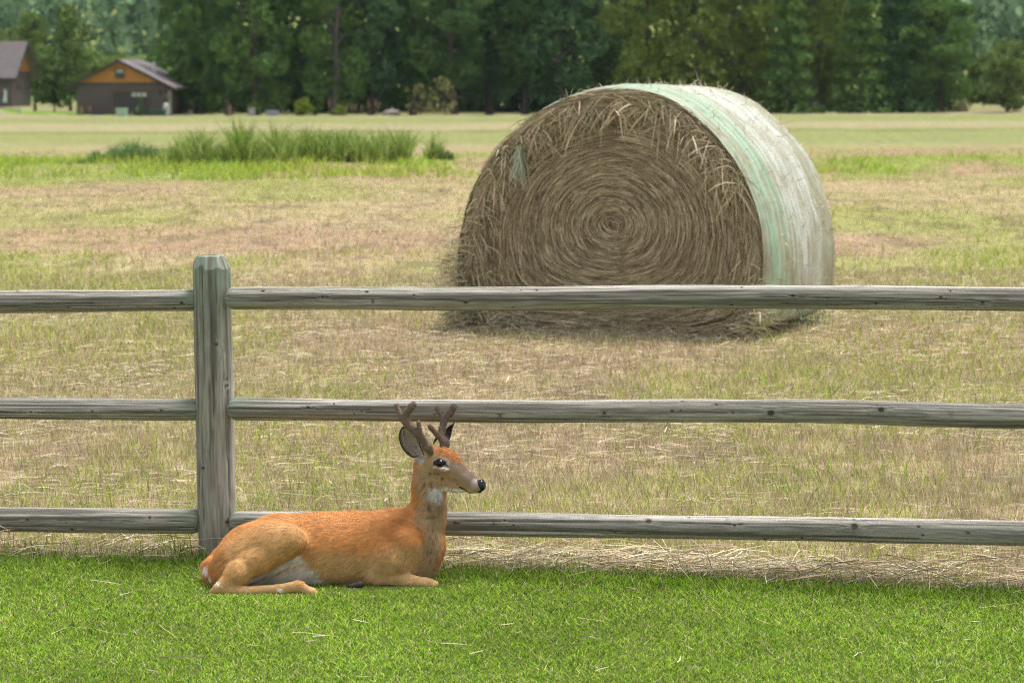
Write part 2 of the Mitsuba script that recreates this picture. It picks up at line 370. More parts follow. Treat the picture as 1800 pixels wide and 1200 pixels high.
for i, (px, d, h, w, c, lb) in enumerate([
    (1768, 226, 6.1, 4.8, (.15, .22, .075), 'round light green tree at the right frame edge'),
    (1727, 250, 5.0, 3.6, (.15, .215, .07), 'small light green tree between the tree belt and the right edge'),
    (1815, 240, 6.6, 4.5, (.10, .16, .055), 'green tree cut by the right frame edge')]):
    plant_tree('field_tree', px, d, h, w, c, lb, 560 + i, n=2600, size=.36, low=.05)
for i, (px, d, h, w, c, lb) in enumerate([
    (742, 229, 2.8, 2.8, (.27, .28, .11), 'sparse yellow flowering shrub under the dark trees near the stone heap'),
    (785, 230, 3.3, 3.0, (.29, .29, .12), 'taller yellow flowering shrub under the dark trees left of the bale'),
    (535, 231, 1.5, 1.7, (.21, .29, .04), 'bright yellow green bush in the gap under the trees'),
    (600, 231, .9, 1.2, (.19, .27, .04), 'little bright bush below the leaning pale trunk'),
    (1690, 231, .9, 1.6, (.27, .27, .14), 'pale bush at the foot of the last belt tree'),
    (450, 231, 1.2, 1.4, (.10, .14, .04), 'low green bush between the drum and the grey box')]):
    plant_tree('shrub', px, d, h, w, c, lb, 600 + i, n=150 if i < 2 else 420, size=.22, low=.02, cat='shrub')

# dark thicket between the trunks
rng = np.random.RandomState(55); n = 16000
x = rng.uniform(-31.5, 40, n); y = rng.uniform(258, 268, n); hh = 3.4 * meshkit.fbm(np.stack([x * .25, y * .2, x * 0], 1), 3, 5) * 1.3
p = np.stack([x, y, ground_z(x, y) + hh * rng.rand(n) ** .8], 1)
v, f = leaves(p, .5, rng)
put('undergrowth', (v, f), 'leaf', color=np.repeat(np.array((.06, .105, .038)) * rng.uniform(.6, 1.4, (n, 1)), 4, 0)); lab('undergrowth', 'dark thicket filling the gaps between the belt trees', 'undergrowth', kind='stuff')

# the forest on the hill: reads as one mass
rng = np.random.RandomState(77)
vs, fs, cs, at = [], [], [], 0
pts = []
for (xa, xb, ya, yb, nn) in ((-.31, -.10, 380, 1500, 2000), (.14, .235, 345, 1500, 1500), (-.10, .14, 600, 1400, 300)):
    yy = ya + (yb - ya) * rng.rand(nn) ** 1.25; xx = yy * (xa + (xb - xa) * rng.rand(nn)); pts.append(np.stack([xx, yy], 1))
pts = np.vstack(pts)
dens = meshkit.fbm(np.stack([pts[:, 0] * .012, pts[:, 1] * .012, pts[:, 0] * 0], 1), 3, 6)
pts = pts[(dens > .36) | (pts[:, 1] > 620) | (pts[:, 0] > 0)]
for (x, y) in pts:
    hh = rng.uniform(8, 15); ww = hh * rng.uniform(.35, .6); nl = 56
    con = rng.rand() < .18
    t = rng.rand(nl); ph = rng.rand(nl) * 6.283
    r = ww / 2 * ((1 - t) ** .8 if con else np.sin(np.pi * (.15 + .8 * t)) ** .6) * (.5 + .5 * rng.rand(nl))
    p = np.stack([x + np.cos(ph) * r, y + np.sin(ph) * r, hill_z(np.array([x]), np.array([y]))[0] + hh * (.12 + .88 * t)], 1)
    v, f = leaves(p, hh * .125, rng)
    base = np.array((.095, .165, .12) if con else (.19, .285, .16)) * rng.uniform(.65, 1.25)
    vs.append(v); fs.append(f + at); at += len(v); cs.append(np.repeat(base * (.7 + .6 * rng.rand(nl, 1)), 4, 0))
put('hill_forest', (np.vstack(vs), np.vstack(fs)), 'leaf', color=np.vstack(cs)); lab('hill_forest', 'hazy green woods covering the hillside', 'forest', kind='stuff')
# ------------------------------------------------------------------ the two brown buildings, far left
matt('brown_siding', proc(lambda p, n, uv: mix((.095, .072, .078), (.135, .105, .112), fbm(p.x * 1.5, p.y * 1.5, p.z * 14., 3))), .7)
matt('cedar_shingle', proc(lambda p, n, uv: mix((.40, .16, .042), (.60, .27, .08), cell_rand(p.x * 4. + p.y * 4., 1., p.z * 5.5) * .6 + .4 * fbm(p.x * 5., p.y * 5., p.z * 9., 2))), .8)
matt('roof_shingle', proc(lambda p, n, uv: mix((.135, .115, .118), (.20, .175, .178), cell_rand(p.x * 3., p.y * 3., p.z * 6.) * .5 + .5 * fbm(p.x * 2., p.y * 2., p.z * 3., 3))), .9)
matt('dark_trim', (.045, .038, .038), .6); matt('brown_trim', (.13, .080, .052), .7); matt('door_panel', (.058, .046, .060), .5)
matt('white_paint', (.62, .64, .66), .5); matt('lamp_glass', (.60, .60, .60), .3); matt('concrete', (.42, .40, .37), .9); matt('blind', (.42, .46, .42), .8)
scene['pane_glass'] = {'type': 'principled', 'base_color': rgb(.02, .022, .028), 'roughness': .06, 'specular': .8}

class House:
    """Parts are given in the building's own frame: x to the right along its front, y back, z up."""
    def __init__(self, key, x, y, z, yaw):
        self.key = key; a = math.radians(yaw)
        self.M = np.array([[math.cos(a), -math.sin(a), 0, x], [math.sin(a), math.cos(a), 0, y], [0, 0, 1, z], [0, 0, 0, 1.0]])
    def add(self, part, m, bsdf, **k):
        m = m.copy(); m.apply_transform(self.M)
        return put(f'{self.key}__{part}', m, bsdf, **k)
def prism(poly, y0, y1):
    """Polygon in x, z pushed from y0 to y1."""
    from shapely.geometry import Polygon
    m = trimesh.creation.extrude_polygon(Polygon(poly), y1 - y0, engine='earcut')
    v = np.array(m.vertices); m = trimesh.Trimesh(np.stack([v[:, 0], y0 + (y1 - y0) - v[:, 2], v[:, 1]], 1), m.faces, process=False)
    return m
def slab(a, b, c, d, t):
    """A sloping sheet through four corners, t thick downwards."""
    v = np.array([a, b, c, d], float); w = v - np.array([0, 0, t])
    return trimesh.Trimesh(np.vstack([v, w]), [[0, 1, 2], [0, 2, 3], [6, 5, 4], [7, 6, 4], [0, 4, 5], [0, 5, 1], [1, 5, 6], [1, 6, 2], [2, 6, 7], [2, 7, 3], [3, 7, 4], [3, 4, 0]], process=False)
def window(h, part, x0, x1, z0, z1, y, frame='dark_trim', bars=1, blind=False):
    t = .09
    fr = cat_meshes([boxm(x0, x1, y - .09, y - .002, z0, z0 + t), boxm(x0, x1, y - .09, y - .002, z1 - t, z1), boxm(x0, x0 + t, y - .09, y - .002, z0 + t, z1 - t), boxm(x1 - t, x1, y - .09, y - .002, z0 + t, z1 - t), boxm(x0 + t, x1 - t, y - .085, y - .003, (z0 + z1) / 2 - .04, (z0 + z1) / 2 + .04)])
    k = h.add(f'{part}__frame', fr, frame)
    base = k[len(h.key) + 2:].rsplit('__', 1)[0]
    h.add(f'{base}__pane', boxm(x0 + t, x1 - t, y - .035, y - .005, z0 + t, (z0 + z1) / 2 - .04), 'pane_glass')
    h.add(f'{base}__pane', boxm(x0 + t, x1 - t, y - .035, y - .005, (z0 + z1) / 2 + .04, z1 - t), 'blind' if blind else 'pane_glass')

# the garage: front 8.0 m wide, gable to the front
gy_ = 250.0; g0 = P(135, 201.5, gy_)
gar = House('brown_garage', g0[0], gy_, g0[2] - .05, -5.0)
W, DPT, HW, HP = 7.8, 8.2, 2.75, 4.70
gar.add('wall', cat_meshes([boxm(0, W, 0, .15, 0, HW), boxm(W - .15, W, .15, DPT, 0, HW), boxm(0, .15, .15, DPT, 0, HW), boxm(.15, W - .15, DPT - .15, DPT, 0, HW)]), 'brown_siding')
for k in range(10):
    z = .05 + k * .268
    gar.add('wall__board', boxm(0, W + .025, -.025, -.002, z, z + .25), 'brown_siding')
for k in range(10):
    z = .05 + k * .268
    gar.add('wall__board', boxm(W + .002, W + .024, -.001, DPT, z, z + .25), 'brown_siding')
gar.add('gable', prism([(-.02, HW + .03), (W + .02, HW + .03), (W / 2, HP)], -.05, .12), 'cedar_shingle')
gar.add('gable_band', boxm(-.03, W + .03, -.09, -.027, HW - .10, HW + .08), 'dark_trim')
ov, fo = .90, .55
zs = lambda x: HP + .14 - (abs(x - W / 2)) * (HP - HW) / (W / 2)
rr_ = gar.add('roof', cat_meshes([slab((W / 2, -fo, zs(W / 2)), (W + ov, -fo, zs(W + ov)), (W + ov, DPT + fo, zs(W + ov)), (W / 2, DPT + fo, zs(W / 2)), .16), slab((-ov, -fo, zs(-ov)), (W / 2, -fo, zs(W / 2)), (W / 2, DPT + fo, zs(W / 2)), (-ov, DPT + fo, zs(-ov)), .16)]), 'roof_shingle')
gar.add('fascia', cat_meshes([slab((W / 2, -fo - .06, zs(W / 2) + .01), (W + ov + .02, -fo - .06, zs(W + ov)), (W + ov + .02, -fo - .002, zs(W + ov)), (W / 2, -fo - .002, zs(W / 2) + .01), .26), slab((-ov - .02, -fo - .06, zs(-ov)), (W / 2, -fo - .06, zs(W / 2) + .01), (W / 2, -fo - .002, zs(W / 2) + .01), (-ov - .02, -fo - .002, zs(-ov)), .26)]), 'dark_trim')
gar.add('gutter', boxm(W + ov, W + ov + .12, -fo, DPT + fo, zs(W + ov) - .16, zs(W + ov) - .02), 'roof_shingle')
gar.add('roof__vent', trimesh.creation.cylinder(.16, 1.1, sections=16).apply_translation((W * .80, 3.2, zs(W * .80) + .40)), 'white_paint', smooth=40)
window(gar, 'window', W / 2 - .42, W / 2 + .42, HW + .42, HW + 1.32, -.05, blind=True)
gar.add('garage_door__panel', boxm(3.36, 6.36, -.055, -.027, .02, 2.02), 'door_panel')
for k in range(4):
    gar.add('garage_door__section', boxm(3.40, 6.32, -.075, -.057, .06 + k * .49, .50 + k * .49), 'door_panel')
for k in range(6):
    gar.add('garage_door__pane', boxm(3.52 + k * .47, 3.90 + k * .47, -.095, -.077, 1.62, 1.90), 'pane_glass' if k < 3 else 'lamp_glass')
gar.add('garage_door__trim', cat_meshes([boxm(3.18, 3.355, -.10, -.027, 0, 2.20), boxm(6.365, 6.54, -.10, -.027, 0, 2.20), boxm(3.355, 6.365, -.10, -.027, 2.025, 2.20)]), 'brown_trim')
gar.add('side_door', boxm(W + .026, W + .09, 1.4, 2.6, .05, 2.1), 'white_paint')
gar.add('side_window', boxm(W + .026, W + .08, 4.2, 5.2, 1.0, 2.0), 'brown_trim')
gar.add('wall_lamp', trimesh.creation.icosphere(2, .13).apply_translation((W - .35, -.14, 1.95)), 'dark_trim', smooth=True)
lab('brown_garage', 'small dark brown garage with an orange shingled gable and one gable window', 'garage')

# the house: only its right end is in the frame
hy = 250.0; h0 = P(48, 187, hy)
hou = House('brown_house', h0[0], hy, h0[2] - .05, 0)
HL, HD, HW2, HP2 = 12.0, 4.2, 3.05, 5.55                     # ridge runs left to right; the end wall is turned to the right
a_ = 14.0
hou.M[:3, :3] = np.array([[math.cos(math.radians(-a_)), -math.sin(math.radians(-a_)), 0], [math.sin(math.radians(-a_)), math.cos(math.radians(-a_)), 0], [0, 0, 1]])
hou.M[:3, 3] = P(20, 187, hy) + np.array([0, 0, -.05])
hou.add('wall', cat_meshes([boxm(-HL, -.1, 1.0, 1.15, 0, HW2), boxm(-.15, 0, 0, HD, 0, HW2), boxm(-HL, -.15, HD - .15, HD, 0, HW2), boxm(-1.2, -.15, 0, .15, 0, HW2)]), 'brown_siding')
for k in range(11):
    z = .05 + k * .273
    hou.add('wall__board', boxm(.002, .03, -.03, HD, z, z + .255), 'brown_siding')
    hou.add('wall__board', boxm(-1.2, .001, -.03, -.002, z, z + .255), 'brown_siding')
g_ = prism([(-.02, HW2 + .02), (HD + .02, HW2 + .02), (HD / 2, HP2)], -.02, .14)
v = np.array(g_.vertices); g_ = trimesh.Trimesh(np.stack([-.05 - v[:, 1] + .09, v[:, 0], v[:, 2]], 1), g_.faces, process=False)
hou.add('gable', g_, 'cedar_shingle')
zs2 = lambda y: HP2 + .18 - abs(y - HD / 2) * (HP2 - HW2) / (HD / 2)
hou.add('roof', cat_meshes([slab((-HL, -.6, zs2(-.6)), (0.75, -.6, zs2(-.6)), (.75, HD / 2, zs2(HD / 2)), (-HL, HD / 2, zs2(HD / 2)), .18), slab((-HL, HD / 2, zs2(HD / 2)), (.75, HD / 2, zs2(HD / 2)), (.75, HD + .6, zs2(HD + .6)), (-HL, HD + .6, zs2(HD + .6)), .18)]), 'roof_shingle')
hou.add('fascia', cat_meshes([slab((0.752, -.62, zs2(-.62)), (0.82, -.62, zs2(-.62)), (0.82, HD / 2, zs2(HD / 2) + .02), (0.752, HD / 2, zs2(HD / 2) + .02), .30), slab((0.752, HD / 2, zs2(HD / 2) + .02), (0.82, HD / 2, zs2(HD / 2) + .02), (0.82, HD + .62, zs2(HD + .62)), (0.752, HD + .62, zs2(HD + .62)), .30)]), 'dark_trim')
hou.add('gutter', boxm(-HL, .74, -.74, -.60, zs2(-.6) - .16, zs2(-.6) - .02), 'dark_trim')
hou.add('porch_post', boxm(-2.05, -1.80, -.25, 0, 0, HW2 - .1), 'brown_trim')
for (x, z) in ((-1.45, 2.1), (-2.75, 2.2)):
    hou.add('wall_lamp', trimesh.creation.icosphere(2, .17).apply_translation((x, .86 if x < -1.5 else -.22, z)), 'lamp_glass', smooth=True)
hou.add('meter_box', cat_meshes([boxm(-.62, -.36, -.14, -.034, .35, 1.5), boxm(-.70, -.32, -.20, -.142, .4, .8)]), 'white_paint')
hou.add('side_window__frame', boxm(.032, .09, 1.2, 2.5, 1.4, 2.2), 'brown_trim')
hou.add('side_window__pane', boxm(.092, .11, 1.32, 2.38, 1.48, 2.12), 'pane_glass')
lab('brown_house', 'brown house with grey shingled roof cut by the left frame edge', 'house')

# small things along the far edge of the field
def far(px, py, d):
    p = P(px, py, d); p[2] = float(ground_z(p[0], d)); return p
matt('green_metal', (.33, .50, .38), .5); matt('old_post', (.28, .19, .13), .9); matt('drum_paint', proc(lambda p, n, uv: mix((.62, .64, .66), (.20, .22, .25), smoothstep(.42, .5, dr.abs(dr.sin((p.z + 3) * 9.)))))); matt('grey_metal', (.26, .28, .33), .5); matt('stone', proc(lambda p, n, uv: mix((.22, .20, .19), (.44, .41, .38), fbm(p.x * 4, p.y * 4, p.z * 4, 3)))); matt('dark_green_plastic', (.04, .085, .07), .5)
p = far(213, 203, 232)
put('utility_box__cabinet', boxm(p[0] - .42, p[0] + .42, p[1], p[1] + .7, p[2], p[2] + .56), 'green_metal')
put('utility_box__lid', boxm(p[0] - .46, p[0] + .46, p[1] - .05, p[1] + .75, p[2] + .561, p[2] + .68), 'green_metal'); lab('utility_box', 'pale green metal utility box in front of the garage door', 'utility box')
p = far(33, 200, 244)
put('utility_box_001__cabinet', boxm(p[0] - .16, p[0] + .16, p[1], p[1] + .3, p[2], p[2] + .30), 'green_metal')
put('utility_box_001__lid', boxm(p[0] - .18, p[0] + .18, p[1] - .02, p[1] + .32, p[2] + .301, p[2] + .36), 'green_metal'); lab('utility_box_001', 'small pale green box on the mown grass below the house', 'utility box')
p = far(292, 202, 246)
put('propane_cylinder__tank', trimesh.creation.capsule(height=1.2, radius=.24).apply_translation((p[0], p[1], p[2] + .26)), 'white_paint', smooth=True)
put('propane_cylinder__cap', trimesh.creation.cylinder(.10, .16, sections=14).apply_translation((p[0], p[1], p[2] + 1.75)), 'grey_metal', smooth=40); lab('propane_cylinder', 'white upright tank standing at the right front corner of the garage', 'tank')
p = far(277, 202, 245)
put('bin__box', boxm(p[0] - .75, p[0] + .65, p[1], p[1] + .8, p[2], p[2] + .48), 'dark_green_plastic'); put('bin__lid', boxm(p[0] - .78, p[0] + .68, p[1] - .04, p[1] + .84, p[2] + .481, p[2] + .56), 'dark_green_plastic'); lab('bin', 'low dark green bin beside the white tank at the garage', 'bin')
p = far(242, 190, 247.5); 
put('hose_reel', trimesh.creation.torus(.17, .05, 20, 8).apply_transform(trimesh.transformations.rotation_matrix(math.pi / 2, (1, 0, 0))).apply_translation((p[0], 248.2, p[2] + .55)), 'lamp_glass', smooth=True); lab('hose_reel', 'small pale ring on the ground before the garage door', 'reel')
p = far(404, 203, 228); put('fence_stake', tube([p + (0, 0, -.2), p + (0, 0, .45), p + (.02, 0, .88)], [.09, .085, .08], 8), 'old_post', smooth=50); lab('fence_stake', 'short brown wooden stake at the field edge right of the garage', 'stake')
p = far(411, 203, 228); put('fence_stake_001', tube([p + (-.1, 0, -.1), p + (.12, 0, .4)], [.07, .06], 8), 'old_post', smooth=50); lab('fence_stake_001', 'leaning stub of a stake beside the short brown stake', 'stake')
p = far(442.5, 206, 229)
put('drum__barrel', trimesh.creation.cylinder(.25, .62, sections=24).apply_translation((p[0], p[1], p[2] + .31)), 'drum_paint', smooth=40)
put('drum__rim', trimesh.creation.annulus(.235, .27, .05, sections=24).apply_translation((p[0], p[1], p[2] + .63)), 'white_paint', smooth=40); lab('drum', 'white banded drum at the field edge below the trees', 'drum')
p = far(478, 204, 229)
put('feed_trough__tub', cat_meshes([boxm(p[0] - .5, p[0] + .5, p[1] + .02, p[1] + .5, p[2] + .02, p[2] + .12), boxm(p[0] - .5, p[0] + .5, p[1], p[1] + .03, p[2] + .1, p[2] + .46), boxm(p[0] - .5, p[0] + .5, p[1] + .5, p[1] + .53, p[2] + .1, p[2] + .46), boxm(p[0] - .53, p[0] - .501, p[1], p[1] + .53, p[2] + .1, p[2] + .46), boxm(p[0] + .501, p[0] + .53, p[1], p[1] + .53, p[2] + .1, p[2] + .46)]), 'grey_metal'); lab('feed_trough', 'low grey metal trough at the field edge right of the drum', 'trough')
rk = np.random.RandomState(9)
for i in range(7):
    p = far(676 + i * 3.6 + rk.randn(), 203, 229 + rk.rand()); m = trimesh.creation.icosphere(2, 1.0); vv = np.array(m.vertices)
    vv = vv * (.75 + .5 * meshkit.noise(vv * 1.6 + i * 7, 3)[:, None]) * np.array([.28, .22, .20]) * rk.uniform(.7, 1.25) + p + (0, 0, .10 + (.16 if i % 2 else 0))
    k = put('stone', (vv, np.array(m.faces)), 'stone', smooth=35); lab(k, 'grey stone in the heap at the field edge under the darkest tree', 'stone', 'stones of the heap at the field edge')
# rusty seed heads of docks standing against the dark trees
def dock(px, h, seed, label):
    r = np.random.RandomState(seed); p = far(px, 205, 222 + r.rand() * 4)
    lean = r.randn(2) * .06
    st = np.stack([p + np.array([lean[0] * t, lean[1] * t, h * t]) for t in np.linspace(0, 1, 5)])
    i = 0; k = 'dock_plant'
    while f'{k}__stem' in scene: i += 1; k = f'dock_plant_{i:03d}'
    put(f'{k}__stem', tube(st, [.02, .018, .016, .014, .01], 5), 'old_post', smooth=True)
    n = 90; t = .60 + .45 * r.rand(n); c = p + np.stack([lean[0] * t, lean[1] * t, h * t], 1) + r.randn(n, 3) * np.array([.035, .035, .03]) * (1.25 - t)[:, None] * 1.6
    v, f = leaves(c, .07, r)
    put(f'{k}__seed_head', (v, f), 'leaf', color=np.repeat(np.array((.42, .30, .21)) * r.uniform(.6, 1.3, (n, 1)), 4, 0)); lab(f'{k}__seed_head', kind='stuff')
    lab(k, label, 'weed', 'rusty seed heads along the far field edge')
for i, (px, h) in enumerate([(580, 1.30), (609, .85), (619, .95), (626, .80), (636, .86), (650, 1.15), (662, 1.28), (665, 1.0), (546, .35), (502, .3), (232, .35), (333, .45), (338, .5), (160, .8)]):
    dock(px, h, 40 + i, ['tall rusty seed head standing alone under the leaning pale trunk', 'rusty seed head at the left end of the row at the field edge', 'second rusty seed head from the left in the row at the field edge',
        'short rusty seed head in the middle of the row at the field edge', 'rusty seed head at the right end of the low row at the field edge', 'tall rusty seed head just left of the stone heap pair',
        'tallest rusty seed head beside the stone heap', 'leaning lower seed head beside the tallest one at the stone heap', 'tiny rusty weed at the field edge left of the lone tall seed head',
        'tiny rusty weed right of the grey trough', 'tiny rusty weed before the garage door', 'rusty weed at the right corner of the garage', 'second rusty weed right of the garage corner', 'pale weed stem before the left part of the garage'][i])
for i, (px, d, h, w, c) in enumerate([(250.5, 243, 1.55, .95, (.085, .14, .07)), (146, 243, .75, .4, (.33, .33, .14))]):
    plant_tree('young_fir' if i == 0 else 'dry_weed', px, d, h, w, c, 'little young fir tree in front of the garage door' if i == 0 else 'dry yellow weed before the left part of the garage wall', 700 + i, kind='conifer', n=500, size=.16, low=.02, cat='tree' if i == 0 else 'weed')
# ------------------------------------------------------------------ the post and rail fence
rf = np.random.RandomState(21)
matt('weathered_wood', VC, .8)
FENCE_A, FENCE_B = np.array([-1.2, 11.40]), np.array([1.92, 10.68])
fdir = (FENCE_B - FENCE_A) / np.linalg.norm(FENCE_B - FENCE_A)
def fence_y(x): return FENCE_A[1] + (x - FENCE_A[0]) * fdir[1] / fdir[0]

def wood(u, c, knots, cracks, seed, green):
    """Colour and relief of weathered wood at length u (m) and girth position c (m). knots: (u, c, size); cracks: (u0, u1, c, wander, half width)."""
    cc = c.copy(); kn = np.zeros_like(u); ring = np.zeros_like(u)
    for ku, kc, ks in knots:
        du, dc = u - ku, c - kc
        e = np.exp(-(du / (ks * 4.5)) ** 2 - (dc / (ks * 2.2)) ** 2)
        cc = cc + np.sign(dc + 1e-6) * e * ks * .8
        rr = np.sqrt((du * .8) ** 2 + dc ** 2) / ks
        kn = np.maximum(kn, np.clip(1.25 - rr, 0, 1)); ring = np.maximum(ring, np.exp(-((rr - 1.5) / .45) ** 2) * .6)
    o = np.zeros_like(u)
    P3 = lambda a, b: np.stack([u * a, cc * b, o + seed], -1)
    grain = meshkit.fbm(P3(1.6, 160), 3, 1); coarse = meshkit.fbm(P3(.8, 34), 3, 2); fine = meshkit.noise(P3(16, 520), 3); blot = meshkit.fbm(P3(4.2, 14), 4, 5)
    flame = meshkit.noise(P3(2.2, 46), 6); flame = np.abs(np.sin(flame * 28)) ** 3
    pale, grey, dark, algae = np.array((.52, .485, .435)), np.array((.31, .29, .25)), np.array((.11, .098, .08)), np.array((.22, .27, .205))
    t = np.clip((coarse - .28) * 2.0, 0, 1)[:, None]
    col = grey * (1 - t) + pale * t
    t = np.clip((grain - .47) * 4.8, 0, .9)[:, None]; col = col * (1 - t) + dark * t
    t = (np.clip((flame - .70) * 2, 0, .45) * np.clip((blot - .42) * 5, 0, 1))[:, None]; col = col * (1 - t) + dark * 1.5 * t
    t = (green * np.clip((blot + .35 * fine - .42) * 3, 0, .75))[:, None]; col = col * (1 - t) + algae * t
    col = col * (.66 + .64 * fine[:, None])
    str_ = meshkit.fbm(np.stack([u * .9, cc * 75, o + seed + 9], -1), 3, 8); t = (np.clip((str_ - .60) * 6, 0, .7))[:, None]; col = col * (1 - t) + dark * 1.25 * t
    t = np.clip(ring * .5, 0, .5)[:, None]; col = col * (1 - t) + np.array((.20, .18, .15)) * t
    t = np.clip(kn * 2.2, 0, .92)[:, None]; col = col * (1 - t) + np.array((.045, .035, .028)) * t
    rel = (grain - .5) * -.0024 + (fine - .5) * .0008 - kn * .0030
    for u0, u1, c0, wand, hw in cracks:
        line = c0 + wand * (meshkit.fbm(np.stack([u * 3.5, o + c0 * 50, o], -1), 3, 3) - .5)
        tap = np.clip((u - u0) / .10, 0, 1) * np.clip((u1 - u) / .10, 0, 1)
        k = np.clip(1.4 - np.abs(cc - line) / (hw * (.35 + .65 * tap) + 1e-6), 0, 1) * (tap > 0)
        rel = rel - .0055 * k
        t = (.45 * k)[:, None]; col = col * (1 - t) + np.array((.050, .042, .034)) * t
    return col, rel

def log_mesh(p0, p1, rad_fn, knots, cracks, seed, green_fn, u_fine, step=.0053, cap=True, sag=0.0, front=(0, -1, 0)):
    p0, p1 = np.array(p0, float), np.array(p1, float); L = np.linalg.norm(p1 - p0); ax = (p1 - p0) / L
    us = np.unique(np.concatenate([np.arange(0, L, .02), np.arange(max(u_fine[0], 0), min(u_fine[1], L), step), np.linspace(0, .05, 14) if cap else [0], L - np.linspace(0, .05, 14) if cap else [L]]))
    us = np.clip(us[np.concatenate([[True], np.diff(us) > 3e-4])], 0, L)
    f = np.array(front, float); f -= ax * (f @ ax); f /= np.linalg.norm(f); b = np.cross(ax, f)
    th = np.concatenate([np.linspace(-1.7, 1.7, 50), np.linspace(1.75, 2 * np.pi - 1.75, 14)[1:-1]])
    U, TH = np.meshgrid(us, th, indexing='ij')
    u, t = U.ravel(), TH.ravel()
    col, rel = wood(u, t * .046, knots, cracks, seed, green_fn(u))
    lump = 2.3 * (meshkit.fbm(np.stack([u * 1.7, np.cos(t) * .7, np.sin(t) * .7 + seed], -1), 3, 7) - .5) * .006
    r = rad_fn(u, L) + rel + lump * np.clip(np.minimum(u, L - u) / .05, 0, 1)
    wav = (meshkit.noise(np.stack([u * .9, u * 0 + seed, u * 0], -1), 4) - .5) * .022
    v = p0 + ax * u[:, None] + (f * np.cos(t)[:, None] + b * np.sin(t)[:, None]) * r[:, None] + np.array([0, 0, 1.0]) * (wav - sag * 4 * (u / L) * (1 - u / L))[:, None]
    n, m = U.shape
    i, j = np.meshgrid(np.arange(n - 1), np.arange(m), indexing='ij')
    q = np.stack([i * m + j, i * m + (j + 1) % m, (i + 1) * m + (j + 1) % m, (i + 1) * m + j], -1).reshape(-1, 4)
    F = np.vstack([q[:, [0, 1, 2]], q[:, [0, 2, 3]]])
    v = np.vstack([v, v[:m].mean(0), v[-m:].mean(0)]); c0 = n * m; k = np.arange(m)
    F = np.vstack([F, np.stack([k * 0 + c0, (k + 1) % m, k], 1), np.stack([k * 0 + c0 + 1, (n - 1) * m + k, (n - 1) * m + (k + 1) % m], 1)])
    col = np.vstack([col, [[.2, .19, .16]] * 2])
    return (v, F), np.clip(col, .015, .7)

def rail(pxl, pyl, pxr, pyr, rl, rr, seed, cap_l, cap_r, ncr, off=0.0, extra=()):
    """A rail from its left to its right end (pixels of its axis on the photograph, radii in metres)."""
    def at(px, py):
        y = 11.2
        for _ in range(6):
            p = P(px, py, y); y = fence_y(p[0]) + off
        return P(px, py, y)
    a, b = at(pxl, pyl), at(pxr, pyr)
    L = np.linalg.norm(b - a)
    def rad(u, L):
        r = rl + (rr - rl) * u / L
        if cap_l: r = r * np.sqrt(np.clip(1 - (1 - np.clip(u / .042, 0, 1)) ** 2.4, .10, 1))
        if cap_r: r = r * np.sqrt(np.clip(1 - (1 - np.clip((L - u) / .042, 0, 1)) ** 2.4, .10, 1))
        return r
    r = np.random.RandomState(seed)
    kn = [(r.uniform(0, L), r.uniform(-.055, .055), r.uniform(.0026, .0058)) for _ in range(int(L * 5))] + list(extra)
    cr = [(u0, u0 + r.uniform(.25, 1.1), r.uniform(-.035, .045), r.uniform(.004, .014), r.uniform(.0009, .0018)) for u0 in r.uniform(-.2, L, ncr)]
    gr = lambda u: (np.clip(1 - u / .16, 0, 1) if cap_l else 0) + (np.clip(1 - (L - u) / .16, 0, 1) if cap_r else 0) + .10
    inview = (np.clip((-2.25 - a[0]), 0, 9), L - np.clip(b[0] - 2.2, 0, 9))
    m, c = log_mesh(a, b, rad, kn, cr, seed, gr, inview)
    put('rail_fence__rail', m, 'weathered_wood', smooth=True, color=c)
# right-hand rails come a little in front of the post, left-hand rails end in it
rail(397, 525, 2330, 522, .0455, .0455, 1, True, False, 6, -.03, [(1.0, .012, .006), (2.05, .03, .005), (2.6, .02, .005), (3.0, .01, .006)])
rail(401, 720, 2330, 736, .0455, .046, 2, True, False, 6, -.03, [(2.2, .0, .011), (2.62, -.02, .009), (1.55, .0, .006)])
rail(405, 913, 2330, 942, .0455, .050, 3, True, False, 6, -.03, [(1.72, -.028, .010), (2.52, -.02, .011), (3.25, -.01, .010)])
rail(-420, 534, 352, 526, .0475, .045, 4, False, True, 5, .005)
rail(-420, 713, 356, 718, .0450, .0445, 5, False, True, 5, .005)
rail(-420, 907, 356, 913, .052, .050, 6, False, True, 5, .005)
# posts
def post(x, y, z1, seed, fine, lean=(0.0, 0.0)):
    R0 = .0755
    L = z1 + .25
    def rad(u, L): return R0 * (1.03 - .05 * u / L) + 0 * u
    kn = [(1.12, .012, .004), (.62, -.03, .005), (.95, .04, .004), (.40, .03, .005)]
    cr = [(.45, 1.40, .0, .010, .0012), (.55, 1.25, .030, .012, .0010), (.25, 1.0, .036, .02, .0013), (.3, .8, -.03, .012, .0010), (.9, 1.45, -.018, .01, .0010), (.28, .55, .012, .03, .0018)]
    gr = lambda u: np.clip((u - L + .55) / .5, 0, 1) * .95 + .12
    (v, F), c = log_mesh((x, y, -.25), (x + lean[0], y + lean[1], z1), rad, kn, cr, seed, gr, (0.2, L) if fine else (9, 9), cap=False)
    # sawn bevels round the top
    top = np.array([x + lean[0], y + lean[1], z1])
    for k, phi in enumerate(np.radians([-92, -38, 22, 82, 140, -148])):
        nx = np.array([math.cos(phi), math.sin(phi)]); 
        dist = (v[:, :2] - top[:2]) @ nx
        lim = .048 + (z1 - v[:, 2]) * .52 + (.003 * (k % 2))
        over = np.maximum(dist - lim, 0)
        v[:, :2] -= over[:, None] * nx
    put('rail_fence__post', (v, F), 'weathered_wood', smooth=30 if False else True, color=c)
pb = P(377, 985, 11.42)
